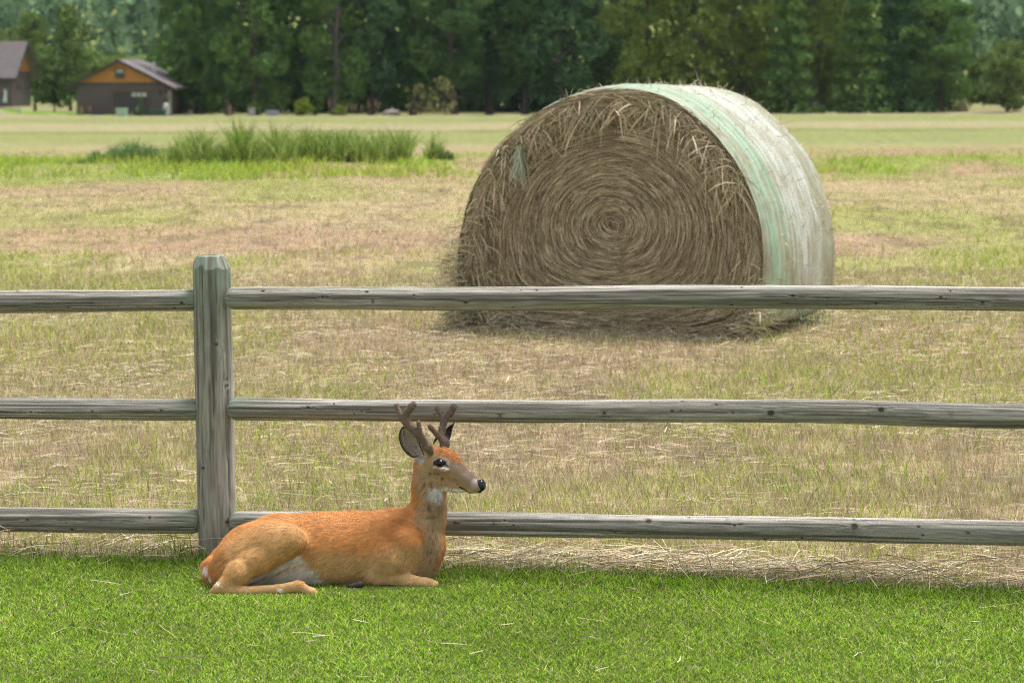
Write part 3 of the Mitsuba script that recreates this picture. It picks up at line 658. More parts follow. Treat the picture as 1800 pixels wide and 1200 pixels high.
post(pb[0] + .017, 11.42, 1.222, 31, True, (-.012, 0))
post(2.86, fence_y(2.86) + .02, 1.27, 32, False)
lab('rail_fence', 'weathered grey wooden post and rail fence running behind the deer', 'fence')
# ------------------------------------------------------------------ the round hay bale
rb = np.random.RandomState(5)
BY, YAW, BL = 20.8, math.radians(25), 1.62
B0 = P(1080, 395, BY); B0[2] = 0
bu, bs = np.array([math.cos(YAW), -math.sin(YAW), 0]), np.array([math.sin(YAW), math.cos(YAW), 0])
def face_uz(px, py):
    o = np.array([0, 0, CAM_H]); d = P(px, py, BY) - o
    t = ((B0 - o) @ bs) / (d @ bs); q = o + d * t
    return (q - B0) @ bu, q[2]
outline_px = [(824, 572), (807, 520), (804, 470), (808, 420), (822, 360), (846, 305), (880, 255), (925, 213), (975, 180), (1030, 160), (1090, 150), (1150, 157), (1205, 180), (1250, 218), (1296, 270), (1327, 330), (1346, 390), (1354, 450), (1353, 510), (1338, 562), (1296, 586), (1200, 593), (1080, 595), (950, 593), (860, 588)]
ol = np.array([face_uz(*p) for p in outline_px]); CZ = face_uz(1080, 395)[1]
ang = np.arctan2(ol[:, 1] - CZ, ol[:, 0]); rad_ = np.hypot(ol[:, 0], ol[:, 1] - CZ)
o_ = np.argsort(ang); ang, rad_ = ang[o_], rad_[o_]
rspl = CubicSpline(np.concatenate([ang, [ang[0] + 2 * np.pi]]), np.concatenate([rad_, [rad_[0]]]), bc_type='periodic')
def b_r(phi): return rspl((phi - ang[0]) % (2 * np.pi) + ang[0])
def bale_pt(phi, rho, s):
    """rho: 0 at the middle of the face, 1 at its rim; s: metres behind the face."""
    e = 1.12 * .90 / np.sqrt((.90 * np.cos(phi)) ** 2 + (1.12 * np.sin(phi)) ** 2)      # rounder towards the middle
    w = np.clip(rho, 0, 1) ** 2
    r = (e * (1 - w) + b_r(phi) * w) * rho
    u, z = np.cos(phi) * r, CZ + np.sin(phi) * r
    k = 1 - .035 * np.clip(s / BL, 0, 1)
    z = np.where(z < .02, .02 + (z - .02) * .15, z)
    return B0 + (u * k)[..., None] * bu + np.asarray(s)[..., None] * bs + np.stack([u * 0, u * 0, z * (1 - .02 * np.clip(s / BL, 0, 1))], -1)
def hay_tone(n, r, kind=0):
    base = np.array([(.43, .355, .235), (.31, .245, .155), (.57, .49, .34), (.40, .395, .235), (.16, .115, .07), (.62, .54, .37)])
    w = np.array([[.26, .24, .16, .14, .14, .06], [.15, .10, .28, .24, .05, .18]][kind])
    return base[r.choice(6, n, p=w)] * (.6 + .8 * r.rand(n, 1))
matt('hay', VC, .9)
# core
nphi, nr_ = 500, 100
ph = np.linspace(-np.pi, np.pi, nphi, endpoint=False)
rho = np.concatenate([np.linspace(.0, .93, nr_), np.linspace(.94, 1.0, 8)])
ss = np.linspace(.06, BL, 26)[1:]
PHI, RHO = np.meshgrid(ph, rho, indexing='ij')
spiral = RHO * 30 + PHI / (2 * np.pi)
q3 = np.stack([np.cos(PHI) * 1.5, np.sin(PHI) * 1.5, RHO * 46 + PHI * .5], -1)
rel = (meshkit.fbm(q3, 3, 1) - .5) * .07 + (meshkit.fbm(np.stack([np.cos(PHI) * RHO * 9, np.sin(PHI) * RHO * 9, RHO * 40], -1), 3, 5) - .5) * .05
lip = .055 * np.exp(-((RHO - .93) / .07) ** 2) * np.clip(np.sin(PHI) + .55, .15, 1.2) * (1 - .6 * np.clip(np.cos(PHI) + .2, 0, 1)) - .02 * np.exp(-((RHO - .78) / .08) ** 2)
S = -(rel + lip) + .06 * np.clip((RHO - .955) / .045, 0, 1) ** 2 * 1.6
front = bale_pt(PHI, RHO, S)
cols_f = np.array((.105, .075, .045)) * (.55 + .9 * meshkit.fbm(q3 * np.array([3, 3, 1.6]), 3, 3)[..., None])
PH2, SS = np.meshgrid(ph, ss, indexing='ij')
sag = .012 * (meshkit.fbm(np.stack([np.cos(PH2) * 7, np.sin(PH2) * 7, SS * 5], -1), 3, 2) - .5)
side_ = bale_pt(PH2, 1.0 + sag - .03 * np.clip((SS - BL + .16) / .16, 0, 1) ** 2, SS)
back = bale_pt(ph[:, None], np.array([[.6, .001]]), np.full((nphi, 2), BL))
V = np.concatenate([front, side_, back], 1); M = V.shape[1]
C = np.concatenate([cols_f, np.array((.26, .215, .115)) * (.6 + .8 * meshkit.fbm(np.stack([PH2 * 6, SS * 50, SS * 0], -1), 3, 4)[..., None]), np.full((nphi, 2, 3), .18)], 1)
i, j = np.meshgrid(np.arange(nphi), np.arange(M - 1), indexing='ij'); ip = (i + 1) % nphi
q = np.stack([i * M + j, ip * M + j, ip * M + j + 1, i * M + j + 1], -1).reshape(-1, 4)
put('hay_bale__core', (V.reshape(-1, 3), np.vstack([q[:, [0, 2, 1]], q[:, [0, 3, 2]]])), 'hay', smooth=True, color=C.reshape(-1, 3))

def ribbons(pts, width, r, flat=None):
    """pts (n, k, 3): bent straws as crossed-free ribbons facing about the direction flat."""
    n, k, _ = pts.shape
    t = np.gradient(pts, axis=1); t /= np.linalg.norm(t, axis=2, keepdims=True) + 1e-9
    f = (np.array(flat) if flat is not None else np.zeros(3)) + r.randn(n, 1, 3) * .55
    s = np.cross(t, f); s /= np.linalg.norm(s, axis=2, keepdims=True) + 1e-9
    w = np.asarray(width)[:, None, None] / 2 * np.ones((1, k, 1)); w[:, -1] *= .35
    v = np.stack([pts - s * w, pts + s * w], 2).reshape(-1, 3)
    a = np.arange(k - 1) * 2
    f1 = np.concatenate([np.stack([a, a + 1, a + 3], 1), np.stack([a, a + 3, a + 2], 1)])
    return v, (f1[None] + (np.arange(n) * 2 * k)[:, None, None]).reshape(-1, 3), 2 * k
def joined(lst):
    vs, fs, cs, at = [], [], [], 0
    for v, f, c in lst:
        vs.append(v); fs.append(f + at); cs.append(c); at += len(v)
    return (np.vstack(vs), np.vstack(fs)), np.vstack(cs)
bits = []
# straws wound in the spiral
n = 54000
r0 = np.sqrt(rb.rand(n)) * .97; p0 = rb.uniform(-np.pi, np.pi, n)
ln = rb.uniform(.05, .34, n) * (.6 + .6 * r0); k = 4
tt = np.linspace(0, 1, k)
wild = .7 + 1.8 * (r0 > .78) + 1.2 * (r0 < .12)
dphi = (ln / (b_r(p0) * np.maximum(r0, .08)))
PH = p0[:, None] + dphi[:, None] * tt * np.where(rb.rand(n) < .5, 1, -1)[:, None]
RH = np.clip(r0[:, None] + (rb.randn(n) * .010 * wild)[:, None] * tt + (rb.randn(n) * .008 * wild)[:, None] * tt ** 2, .0, .985)
out = np.interp(r0, [0, .7, .8, .93, 1], [.04, .04, .03, .085, .08]) * np.where(r0 > .8, np.clip(np.sin(p0) + .55, .25, 1.2) * (1 - .6 * np.clip(np.cos(p0) + .2, 0, 1)), 1)
SSv = -(out * rb.uniform(.1, 1, n))[:, None] - (rb.rand(n) ** 3 * .035)[:, None] * tt
pts = bale_pt(PH, RH, SSv)
v, f, m = ribbons(pts, rb.uniform(.0026, .0064, n), rb, flat=-bs)
bits.append((v, f, np.repeat(hay_tone(n, rb), m, 0)))
# loose straws hanging over the upper rim, and tufts on the left edge
n = 2000
p0 = np.where(rb.rand(n) < .62, rb.uniform(.25, 2.9, n), rb.uniform(2.3, 3.9, n)); r0 = rb.uniform(.84, .97, n)
root = bale_pt(p0, r0, -.04 - .05 * rb.rand(n) * np.clip(np.sin(p0) + .6, .3, 1))
tang = bale_pt(p0 + .01, r0, np.full(n, -.05)) - bale_pt(p0, r0, np.full(n, -.05)); tang /= np.linalg.norm(tang, axis=1, keepdims=True)
inw = bale_pt(p0, r0 - .02, np.full(n, -.05)) - bale_pt(p0, r0, np.full(n, -.05)); inw /= np.linalg.norm(inw, axis=1, keepdims=True)
g = tang * rb.randn(n, 1) * .9 + inw * rb.uniform(-.15, .9, (n, 1)) - bs * rb.uniform(.0, .45, (n, 1)) + rb.randn(n, 3) * .2
g /= np.linalg.norm(g, axis=1, keepdims=True); L = (.05 + .22 * rb.rand(n) ** 2)[:, None, None]
tt = np.linspace(0, 1, 4)[None, :, None]
pts = root[:, None] + g[:, None] * L * tt - np.array([0, 0, 1.0]) * L * .45 * tt ** 2
v, f, m = ribbons(pts, rb.uniform(.004, .008, n), rb, flat=-bs)
bits.append((v, f, np.repeat(hay_tone(n, rb, 1), m, 0)))
# stray ends standing off the outline and through the net
n = 3000
p0 = rb.uniform(-.5, 3.7, n); s0 = rb.uniform(.0, BL, n) ** .9
root = bale_pt(p0, np.full(n, .995), s0); nrm = bale_pt(p0, np.full(n, 1.01), s0) - root; nrm /= np.linalg.norm(nrm, axis=1, keepdims=True)
tang = bale_pt(p0 + .01, np.full(n, 1.0), s0) - bale_pt(p0, np.full(n, 1.0), s0); tang /= np.linalg.norm(tang, axis=1, keepdims=True)
g = tang * rb.randn(n, 1) + nrm * rb.uniform(.02, .5, (n, 1)) + bs * rb.randn(n, 1) * .3; g /= np.linalg.norm(g, axis=1, keepdims=True)
edge = (s0 > BL - .2)
L = (rb.uniform(.03, .10, n) * np.where(edge, 1.7, 1))[:, None, None]; tt = np.linspace(0, 1, 3)[None, :, None]
v, f, m = ribbons(root[:, None] + g[:, None] * L * tt, rb.uniform(.003, .006, n), rb, flat=nrm[:, None])
bits.append((v, f, np.repeat(hay_tone(n, rb, 1), m, 0)))
# bristles at the lower left and hay spilt round the foot
n = 2600
p0 = np.where(rb.rand(n) < .35, rb.uniform(3.0, 3.7, n), rb.uniform(3.4, 6.1, n)); s0 = np.where(rb.rand(n) < .7, rb.uniform(-.22, .1, n), rb.uniform(-.3, .0, n))
root = bale_pt(p0, rb.uniform(.93, 1.02, n), s0); root[:, 2] = np.maximum(root[:, 2], .015) * rb.uniform(.3, 1, n)
g = rb.randn(n, 3) * np.array([1, .6, .45]) + np.cos(p0)[:, None] * bu * .5 - bs * .25; g /= np.linalg.norm(g, axis=1, keepdims=True)
L = rb.uniform(.05, .17, n)[:, None, None]; tt = np.linspace(0, 1, 3)[None, :, None]
pts = root[:, None] + g[:, None] * L * tt - np.array([0, 0, .10]) * L * tt ** 2; pts[..., 2] = np.maximum(pts[..., 2], .01)
v, f, m = ribbons(pts, rb.uniform(.003, .0065, n), rb, flat=-bs)
bits.append((v, f, np.repeat(hay_tone(n, rb, 1) * .9, m, 0)))
mesh_, col_ = joined(bits)
put('hay_bale__straw', mesh_, 'hay', color=col_); lab('hay_bale__straw', kind='stuff')

# plastic net wrap, striped green and white, over the round side
def net_col(p, n, uv):
    c, s = uv.x, uv.y
    w = s + .05 * (fbm(c * .8, s * 3., 1.) - .5)
    thr = fbm(c * 3.0, s * 190., 2.)
    thr2 = noise(c * 9., s * 420.)
    hay = mix((.20, .185, .12), (.38, .36, .25), fbm(c * 16., s * 40., 3.))
    green, mint, white = mi.Color3f(.10, .34, .17), mi.Color3f(.33, .47, .35), mi.Color3f(.53, .57, .53)
    g = lambda a, b, e: smoothstep(a - e, a + e, w) * (1 - smoothstep(b - e, b + e, w))
    wob = fbm(c * .6, w * 14., 8., 3)
    dens = .23 + .26 * g(.08, .40, .05) + .22 * smoothstep(.44, .60, w) - .34 * smoothstep(1.17, 1.30, w) + .25 * (wob - .5)
    col = mix(mint, white, smoothstep(.30, .62, w + .35 * (wob - .5)))
    gr = g(.09, .12, .010) + g(.20, .24, .010) + g(.30, .37, .012) * .9 + g(.46, .485, .008) * .8 + .5 * g(.62, .64, .006) + .7 * g(1.25, 1.33, .02)
    col = mix(col, green, dr.clip(gr * (.9 * fbm(c * .7 + 3., w * 30., 4.) + .6 * (fbm(c * .35, w * 3., 14.) - .3)), 0, .8))
    blot = fbm(c * 5., s * 9., 6., 4)
    cover = dr.clip(dens + 2.2 * (thr - .5) + .8 * (thr2 - .5) + 1.5 * (blot - .5), 0, 1)
    return mix(hay, col, cover)
scene['net_plastic'] = {'type': 'twosided', 'bsdf': {'type': 'principled', 'base_color': proc(net_col), 'roughness': .5, 'specular': .35}}
ph = np.linspace(-np.pi, np.pi, 420); ss = np.linspace(.02, BL - .015, 40)
PH2, SS = np.meshgrid(ph, ss, indexing='ij')
sag = .012 * (meshkit.fbm(np.stack([np.cos(PH2) * 7, np.sin(PH2) * 7, SS * 5], -1), 3, 2) - .5) + .006 * (meshkit.noise(np.stack([np.cos(PH2) * 3, np.sin(PH2) * 3, SS * 40], -1), 6) - .5)
lipw = .012 * (1 - np.clip((SS - .07) / .1, 0, 1))
jag = .05 * (meshkit.fbm(np.stack([np.cos(PH2) * 9, np.sin(PH2) * 9, PH2 * 0], -1), 4, 9) - .5) * (1 - np.clip((SS - .075) / .2, 0, 1))
fold = np.clip(1 - (SS - .02) / .10, 0, 1)                      # the net is drawn over the shoulder of the bale
V = bale_pt(PH2, 1.0 + sag + .012 - .030 * fold ** 2 - .03 * np.clip((SS - BL + .16) / .16, 0, 1) ** 2, SS + jag * .6 - .085 * fold)
arc = np.concatenate([[0], np.cumsum(np.linalg.norm(np.diff(bale_pt(ph, np.ones(420), np.zeros(420)), axis=0), axis=1))])
uv = np.stack([np.repeat(arc, 40), SS.ravel()], 1)
i, j = np.meshgrid(np.arange(419), np.arange(39), indexing='ij')
q = np.stack([i * 40 + j, (i + 1) * 40 + j, (i + 1) * 40 + j + 1, i * 40 + j + 1], -1).reshape(-1, 4)
put('hay_bale__net_wrap', (V.reshape(-1, 3), np.vstack([q[:, [0, 2, 1]], q[:, [0, 3, 2]]])), 'net_plastic', smooth=True, uv=uv)
lab('hay_bale__net_wrap', 'white and green striped plastic net round the bale')
# torn ends of the net: one on the face at the upper left, one at the foot on the right
def tatter(px, py, s, n, L, spread, col, key):
    u, z = face_uz(px, py); root = B0 + u * bu + np.array([0, 0, z]) + bs * s + rb.randn(n, 3) * spread
    g = np.array([0, 0, -1.0]) + rb.randn(n, 3) * .22; g /= np.linalg.norm(g, axis=1, keepdims=True)
    tt = np.linspace(0, 1, 5)[None, :, None]; LL = (L * rb.uniform(.4, 1.1, n))[:, None, None]
    pts = root[:, None] + g[:, None] * LL * tt + rb.randn(n, 5, 3) * .008 * tt; pts[..., 2] = np.maximum(pts[..., 2], .012)
    v, f, m = ribbons(pts, rb.uniform(.003, .007, n), rb, flat=-bs)
    key = put(key, (v, f), 'hay', color=np.repeat(np.array(col) * rb.uniform(.7, 1.2, (n, 1)), m, 0)); lab(key, kind='stuff')
tatter(926, 262, -.14, 60, .27, np.array([.010, .02, .02]), (.42, .49, .37), 'hay_bale__net_shred')
tatter(1385, 548, .45, 42, .13, np.array([.10, .08, .03]), (.17, .31, .20), 'hay_bale__net_shred')
lab('hay_bale', 'huge round hay bale in striped net wrap standing on the stubble field', 'hay bale')
# ------------------------------------------------------------------ the deer
YD = 10.85                                                   # distance of the animal's middle plane
def D(px, py, w): return P(px, py, YD + w)
def R(px): return px * YD / FPX                               # photograph pixels to metres at the deer

rs = np.random.RandomState(11)
F = Field((-1.22, 10.42, -0.03), (0.0, 11.22, 0.66), 0.0036)
def chain(pts, k=0.02, **kw):
    for (p, q) in zip(pts[:-1], pts[1:]):
        F.cone(D(*p[:3]), D(*q[:3]), R(p[3]), R(q[3]), k, **kw)
# trunk
chain([(452, 988, .01, 55), (500, 969, .02, 61), (560, 967, .03, 63), (620, 967, .05, 65), (680, 968, .08, 67), (716, 965, .09, 63)], .05, sw=.97)
chain([(405, 1005, .02, 36), (440, 972, .0, 46), (480, 958, .0, 50)], .04)
chain([(700, 958, .09, 54), (735, 952, .10, 43)], .05, sw=.85)
chain([(730, 965, .09, 44), (734, 1000, .08, 30)], .04)
# neck
chain([(726, 932, .10, 48), (750, 908, .10, 30), (755, 882, .09, 25.5), (752, 852, .085, 23.5), (752, 828, .08, 24)], .045, sw=.95)
# near hind leg: thigh, gaskin, metatarsus, pastern
chain([(425, 985, -.09, 44), (480, 958, -.12, 36), (510, 949, -.145, 25)], .05)
chain([(400, 1005, -.08, 34), (440, 965, -.06, 40)], .04)
chain([(511, 951, -.15, 21), (455, 984, -.175, 21), (418, 1008, -.20, 19), (390, 1031, -.225, 12)], .024)
chain([(384, 1037, -.225, 11.5), (430, 1040, -.235, 10), (488, 1036, -.24, 9), (524, 1031, -.245, 10.5)], .008)
chain([(524, 1031, -.245, 10), (548, 1042, -.25, 8.5), (554, 1046, -.25, 7.5)], .01)
F.cone(D(377, 1041, -.225), D(386, 1036, -.225), R(7), R(9), .012)
# far hind leg and groin
chain([(470, 985, .14, 42), (520, 985, .17, 28)], .04)
chain([(520, 985, .16, 26), (440, 1022, .12, 14)], .02)
chain([(438, 1027, -.06, 5), (470, 1030, -.05, 5)], .008)
chain([(455, 1000, -.02, 26), (520, 1000, .0, 28)], .03)
# fold between thigh and flank
F.cone(D(547, 936, -.15), D(541, 966, -.145), R(3), R(4), .03, cut=True)
F.cone(D(536, 978, -.15), D(500, 1005, -.15), R(11), R(12), .03, cut=True)
F.cone(D(500, 1005, -.15), D(440, 1030, -.16), R(10), R(4), .02, cut=True)
# near front leg
chain([(708, 955, -.02, 36), (690, 985, -.03, 35), (662, 1012, -.045, 19)], .03)
chain([(668, 1013, -.05, 18), (712, 1020, -.075, 13), (750, 1026, -.085, 10), (762, 1028, -.085, 9)], .014)
chain([(762, 1029, -.085, 8.5), (715, 1038, -.09, 7), (660, 1039, -.085, 8)], .006)
chain([(660, 1039, -.085, 8), (640, 1037, -.08, 7)], .006)
# far front leg
chain([(700, 1005, .17, 20), (745, 1014, .12, 11), (768, 1018, .09, 9)], .014)
chain([(768, 1018, .09, 8.5), (700, 1024, .12, 7)], .006)
# crease above the forearm
F.cone(D(708, 1003, -.115), D(764, 1017, -.12), R(4.5), R(3.5), .009, cut=True)
F.cone(D(690, 1031, -.115), D(752, 1032.5, -.115), R(1.6), R(1.4), .006, cut=True)
# tail
chain([(392, 985, .02, 24), (378, 1000, .0, 20), (376, 1022, -.02, 16)], .03)
chain([(378, 992, -.02, 13), (370, 1010, -.03, 12), (369, 1026, -.04, 10), (372, 1037, -.05, 7)], .012)
# head, turned a little towards the viewer
chain([(752, 812, .085, 23), (765, 812, .075, 25)], .02, sw=.9)
chain([(764, 809, .07, 25), (783, 813, .05, 23), (802, 829, .03, 18), (822, 844, .012, 14), (836, 853, .0, 10.5)], .016, sw=.86)
chain([(782, 803, .05, 16), (799, 810, .035, 11)], .012)                  # forehead
chain([(759, 836, .075, 20), (782, 846, .045, 14), (806, 854, .022, 10), (826, 859, .008, 6.5)], .014, sw=.72)
chain([(826, 861, .006, 6), (838, 862, -.002, 4.5)], .006, sw=1.3)        # chin
chain([(838, 853, .0, 11), (844, 855, -.004, 9)], .008, sw=1.1)
F.cone(D(772, 801, -.0), D(786, 804, -.012), R(3), R(2), .012)           # brow
F.cone(D(766, 822, .0), D(786, 826, -.01), R(4), R(3), .014)              # cheek bone
F.cone(D(809, 856.5, -.045), D(846, 865, -.045), R(1.2), R(1.2), .004, cut=True)   # mouth
chain([(770, 850, .085, 18), (768, 866, .09, 14)], .02)                  # throat
body = F.mesh(5)
parts_cc = body.split(only_watertight=False)
if len(parts_cc) > 1: body = max(parts_cc, key=lambda m: len(m.faces))
BV, BF = np.array(body.vertices), np.array(body.faces)
good = np.linalg.norm(BV - np.array([BV[n].mean(0) if len(n) else BV[i] for i, n in enumerate(body.vertex_neighbors)]), axis=1)
print('deer worst', good.max(), len(BV), BV.min(0), BV.max(0))
bn = np.array(body.vertex_normals)

BODY_LAST = True
tree_b = trimesh.Trimesh(BV, BF, process=False)
def on_body(px, py):
    o = np.array([0, 0, CAM_H]); d = D(px, py, 0) - o; d /= np.linalg.norm(d)
    loc, _, _ = tree_b.ray.intersects_location([o], [d])
    return loc[np.argmin(loc[:, 1])] if len(loc) else D(px, py, 0)

# coat: what colour grows where (markings of the animal, with ragged borders)
RUFOUS, TAN, GREY, DARKF = (.52, .215, .060), (.56, .345, .15), (.42, .275, .145), (.15, .108, .085)
ORANGE, WHITE, PINK, EYEW = (.46, .18, .055), (.76, .72, .67), (.40, .31, .31), (.47, .40, .33)
def S(px, py): return on_body(px, py)
def landmarks():
    L = []                                                      # centre a, centre b, radius, colour, softness
    def m(a, b, r, c, s=.35): L.append((D(*a) if len(a) == 3 else S(*a), D(*b) if len(b) == 3 else S(*b), R(r), np.array(c), s))
    m((440, 985, -.22), (500, 960, -.22), 62, (.55, .305, .115), .9)
    m((380, 1040, -.24), (560, 1045, -.24), 24, TAN, .5)
    m((640, 1030, -.1), (770, 1025, -.1), 40, TAN, .9)
    m((575, 1005, -.12), (640, 1010, -.1), 34, TAN, 1.0)
    m((690, 990, -.06), (740, 985, -.06), 34, TAN, .9)
    m((750, 985, .0), (776, 880, .05), 22, GREY, .8)
    m((745, 905, .0), (760, 870, .02), 20, GREY, .9)
    m((735, 1010, .0), (770, 1010, .04), 16, GREY, .8)
    m((540, 1035, -.10), (640, 1052, -.06), 21, WHITE, .3)     # belly
    m((524, 985, -.06), (556, 1030, -.1), 20, WHITE, .35)
    m((440, 1026, -.15), (528, 982, -.12), 8, WHITE, .3)
    m((445, 1022, -.05), (535, 995, -.05), 30, (.72, .66, .60), .3)
    m((500, 1000, -.03), (525, 990, -.03), 15, PINK, .6)
    m((440, 1028, -.05), (470, 1030, -.05), 8, WHITE, .2)
    m((362, 996), (370, 1016), 5.5, WHITE, .5)
    m((370, 1016), (384, 1025), 2.8, WHITE, .6)
    m((372, 1010, .0), (366, 1036, -.03), 6, (.26, .10, .035), .6)
    m((489, 1037, -.265), (492, 1038, -.265), 4.2, WHITE, .3)
    m((762, 815), (760, 840), 34, GREY, .5)                      # face
    m((790, 835), (830, 852), 25, (.40, .25, .135), .6)
    m((800, 820), (836, 846), 13, (.29, .20, .135), 1.1)
    m((812, 818), (838, 842), 6, (.19, .135, .10), 1.2)
    m((762, 786), (800, 800), 12, ORANGE, .3)
    m((785, 785, .06), (808, 804, .04), 12, ORANGE, .3)
    m((767, 815), (783, 812), 8.8, EYEW, .6)
    m((776, 822), (784, 823), 4.5, EYEW, .6)
    m((836, 846), (832, 856), 7, (.42, .34, .28), .6)
    m((764, 858), (812, 863), 5.0, WHITE, .5)
    m((812, 864), (838, 867), 3.6, WHITE, .5)                    # chin and throat
    m((760, 861), (776, 862), 7, (.66, .63, .59), .6)
    m((763, 867), (773, 869), 8, (.66, .63, .59), .6)
    m((737, 802), (741, 808), 7, (.50, .48, .46), .4)
    return L
def seg_dist(p, a, b):
    ab = b - a; t = np.clip(((p - a) @ ab) / max(ab @ ab, 1e-12), 0, 1)
    return np.linalg.norm(p - a - t[:, None] * ab, axis=1)
LM = landmarks()
def coat(p):
    n1 = meshkit.fbm(p * 38, 3, 5) - .5; n2 = meshkit.fbm(p * np.array([60, 60, 110]), 3, 9) - .5
    c = np.array(RUFOUS) * (1 + .45 * n1[:, None]) + np.zeros((len(p), 3))
    for a, b, r, col, s in LM:
        d = seg_dist(p, a, b) / r + .55 * n2 + .25 * n1
        t = np.clip((1 + s / 2 - d) / s, 0, 1); t = (t * t * (3 - 2 * t))[:, None]
        c = c * (1 - t) + col * (1 + .25 * n1[:, None]) * t
    # dark flecks down the front of the neck and on the cheek
    fl = meshkit.noise(p * np.array([150, 90, 55]), 3)
    zone = np.maximum(0, 1 - np.minimum(seg_dist(p, D(752, 840, .02), D(765, 990, .0)) / R(22), seg_dist(p, D(765, 835, .02), D(790, 850, .0)) / R(24)))
    t = (np.clip((fl - .74 + .06 * zone) * 9, 0, 1) * np.clip(zone * 3, 0, 1) * .75)[:, None]
    c = c * (1 - t) + np.array((.05, .035, .028)) * t
    t = (np.clip((.85 - seg_dist(p, S(776, 824), S(783, 825)) / R(6)) * 6, 0, 1) * np.clip((meshkit.noise(p * 330, 7) - .70) * 9, 0, 1))[:, None]
    c = c * (1 - t) + np.array((.05, .035, .028)) * t
    # lids and the black lip line
    for a, b, r in ((S(765.5, 814), S(780.5, 813), R(4.6)), (S(781, 813.5), S(787, 819), R(1.3)), (S(809, 856), S(820, 862.5), R(1.7)), (S(820, 862.5), S(843, 864.5), R(1.6))):
        d = seg_dist(p, a, b) / r
        t = np.clip((1.25 - d) * 3, 0, 1)[:, None]
        c = c * (1 - t) + np.array((.022, .018, .016)) * t
    return np.clip(c, .01, .8)
matt('deer_coat', VC, .75)
put('deer__body', (BV, BF), 'deer_coat', color=coat(BV), normals=bn)

# short hairs lying along the body
def coat_flow(p):
    """Direction in which the hair lies, from bones with their own directions."""
    B = [((452, 970, 0), (700, 950, .05), (-1, 0, -.30), 1.3), ((600, 1010, -.1), (680, 1010, -.1), (-.85, 0, -.45), 1), ((500, 960, -.15), (420, 1000, -.2), (-.85, 0, -.55), 1),
         ((540, 950, -.15), (535, 985, -.12), (-.35, 0, -1), .7), ((400, 1035, -.22), (550, 1040, -.24), (.9, 0, -.25), .6), ((370, 1000, 0), (370, 1040, 0), (.15, 0, -1), .6),
         ((740, 950, .05), (752, 840, .06), (-.22, 0, -1), 1), ((775, 960, .02), (775, 880, .05), (.0, 0, -1), .7), ((715, 985, -.03), (680, 1010, -.04), (-.6, 0, -.8), .9),
         ((690, 1020, -.06), (760, 1028, -.08), (.9, 0, -.2), .6), ((770, 820, .03), (840, 855, 0), (-.85, 0, -.2), .8), ((760, 845, .05), (780, 860, .03), (-.5, 0, -.9), .5), ((450, 1005, 0), (525, 1000, 0), (-.5, 0, -.8), .5)]
    acc = np.zeros((len(p), 3)); 
    for a, b, d, r in B:
        w = 1 / (1e-4 + (seg_dist(p, D(*a), D(*b)) / r) ** 4)
        acc += w[:, None] * (np.array(d) / np.linalg.norm(d))
    return acc / np.linalg.norm(acc, axis=1, keepdims=True)
NF = 120000
area = trimesh.triangles.area(BV[BF]); cen = BV[BF].mean(1)
seen = np.where(cen[:, 1] < YD + .12, 1.0, .35) * np.where(cen[:, 2] > .0, 1, 0)
fi = rs.choice(len(BF), NF, p=area * seen / (area * seen).sum())
u, v = rs.rand(2, NF); s = np.sqrt(u); bw = np.stack([1 - s, s * (1 - v), s * v], 1)
root = (BV[BF[fi]] * bw[..., None]).sum(1); nr = (bn[BF[fi]] * bw[..., None]).sum(1); nr /= np.linalg.norm(nr, axis=1, keepdims=True)
head_d = np.minimum(seg_dist(root, D(760, 812, .05), D(845, 856, 0)) / R(34), 1)
keep = (seg_dist(root, S(766, 813.5), S(781, 813)) > R(6.5)) & (seg_dist(root, D(843, 852, -.01), D(846, 857, -.01)) > R(10)) & (np.minimum(seg_dist(root, S(809, 856), S(820, 862.5)), seg_dist(root, S(820, 862.5), S(843, 864.5))) > R(2))
root, nr, head_d = root[keep], nr[keep], head_d[keep]
fl = coat_flow(root) + rs.randn(len(root), 3) * .16
white_zone = np.maximum(0, 1 - seg_dist(root, D(450, 1008, 0), D(560, 1020, -.05)) / R(34)) + np.maximum(0, 1 - seg_dist(root, D(768, 862, .03), D(766, 876, .03)) / R(22)) + np.maximum(0, 1 - seg_dist(root, D(362, 990, -.02), D(372, 1020, -.05)) / R(14))
tang = fl - nr * (fl * nr).sum(1, keepdims=True); tang /= np.linalg.norm(tang, axis=1, keepdims=True) + 1e-9
lift = (.12 + .22 * rs.rand(len(root)) ** 2 + .2 * np.clip(white_zone, 0, 1))[:, None]
g = tang + nr * lift; g /= np.linalg.norm(g, axis=1, keepdims=True)
side = np.cross(g, nr); side /= np.linalg.norm(side, axis=1, keepdims=True)
ln = (.012 + .014 * rs.rand(len(root))) * (.12 + .88 * head_d ** 1.6) * (.32 + .68 * np.clip(np.minimum(seg_dist(root, D(385, 1036, -.22), D(555, 1045, -.25)), seg_dist(root, D(680, 1020, -.06), D(765, 1026, -.085))) / R(26), 0, 1)) * (1 + .7 * np.clip(white_zone, 0, 1))
v3, f3, m3 = blades(root - nr * .0008, g, ln, np.full(len(root), .0019), side, nseg=1)
tuft = meshkit.noise(np.stack([(root * tang).sum(1) * 0 + root[:, 0] * 42 + root[:, 2] * 30, root[:, 2] * 150 - root[:, 0] * 40, root[:, 1] * 90], 1), 3)
hc = coat(root) * (np.clip(1 + rs.randn(len(root)) * .20 + (tuft - .5) * .55, .35, 1.8))[:, None]
put('deer__coat', (v3, f3), 'deer_coat', color=np.repeat(hc, m3, 0))
lab('deer__coat', kind='stuff')

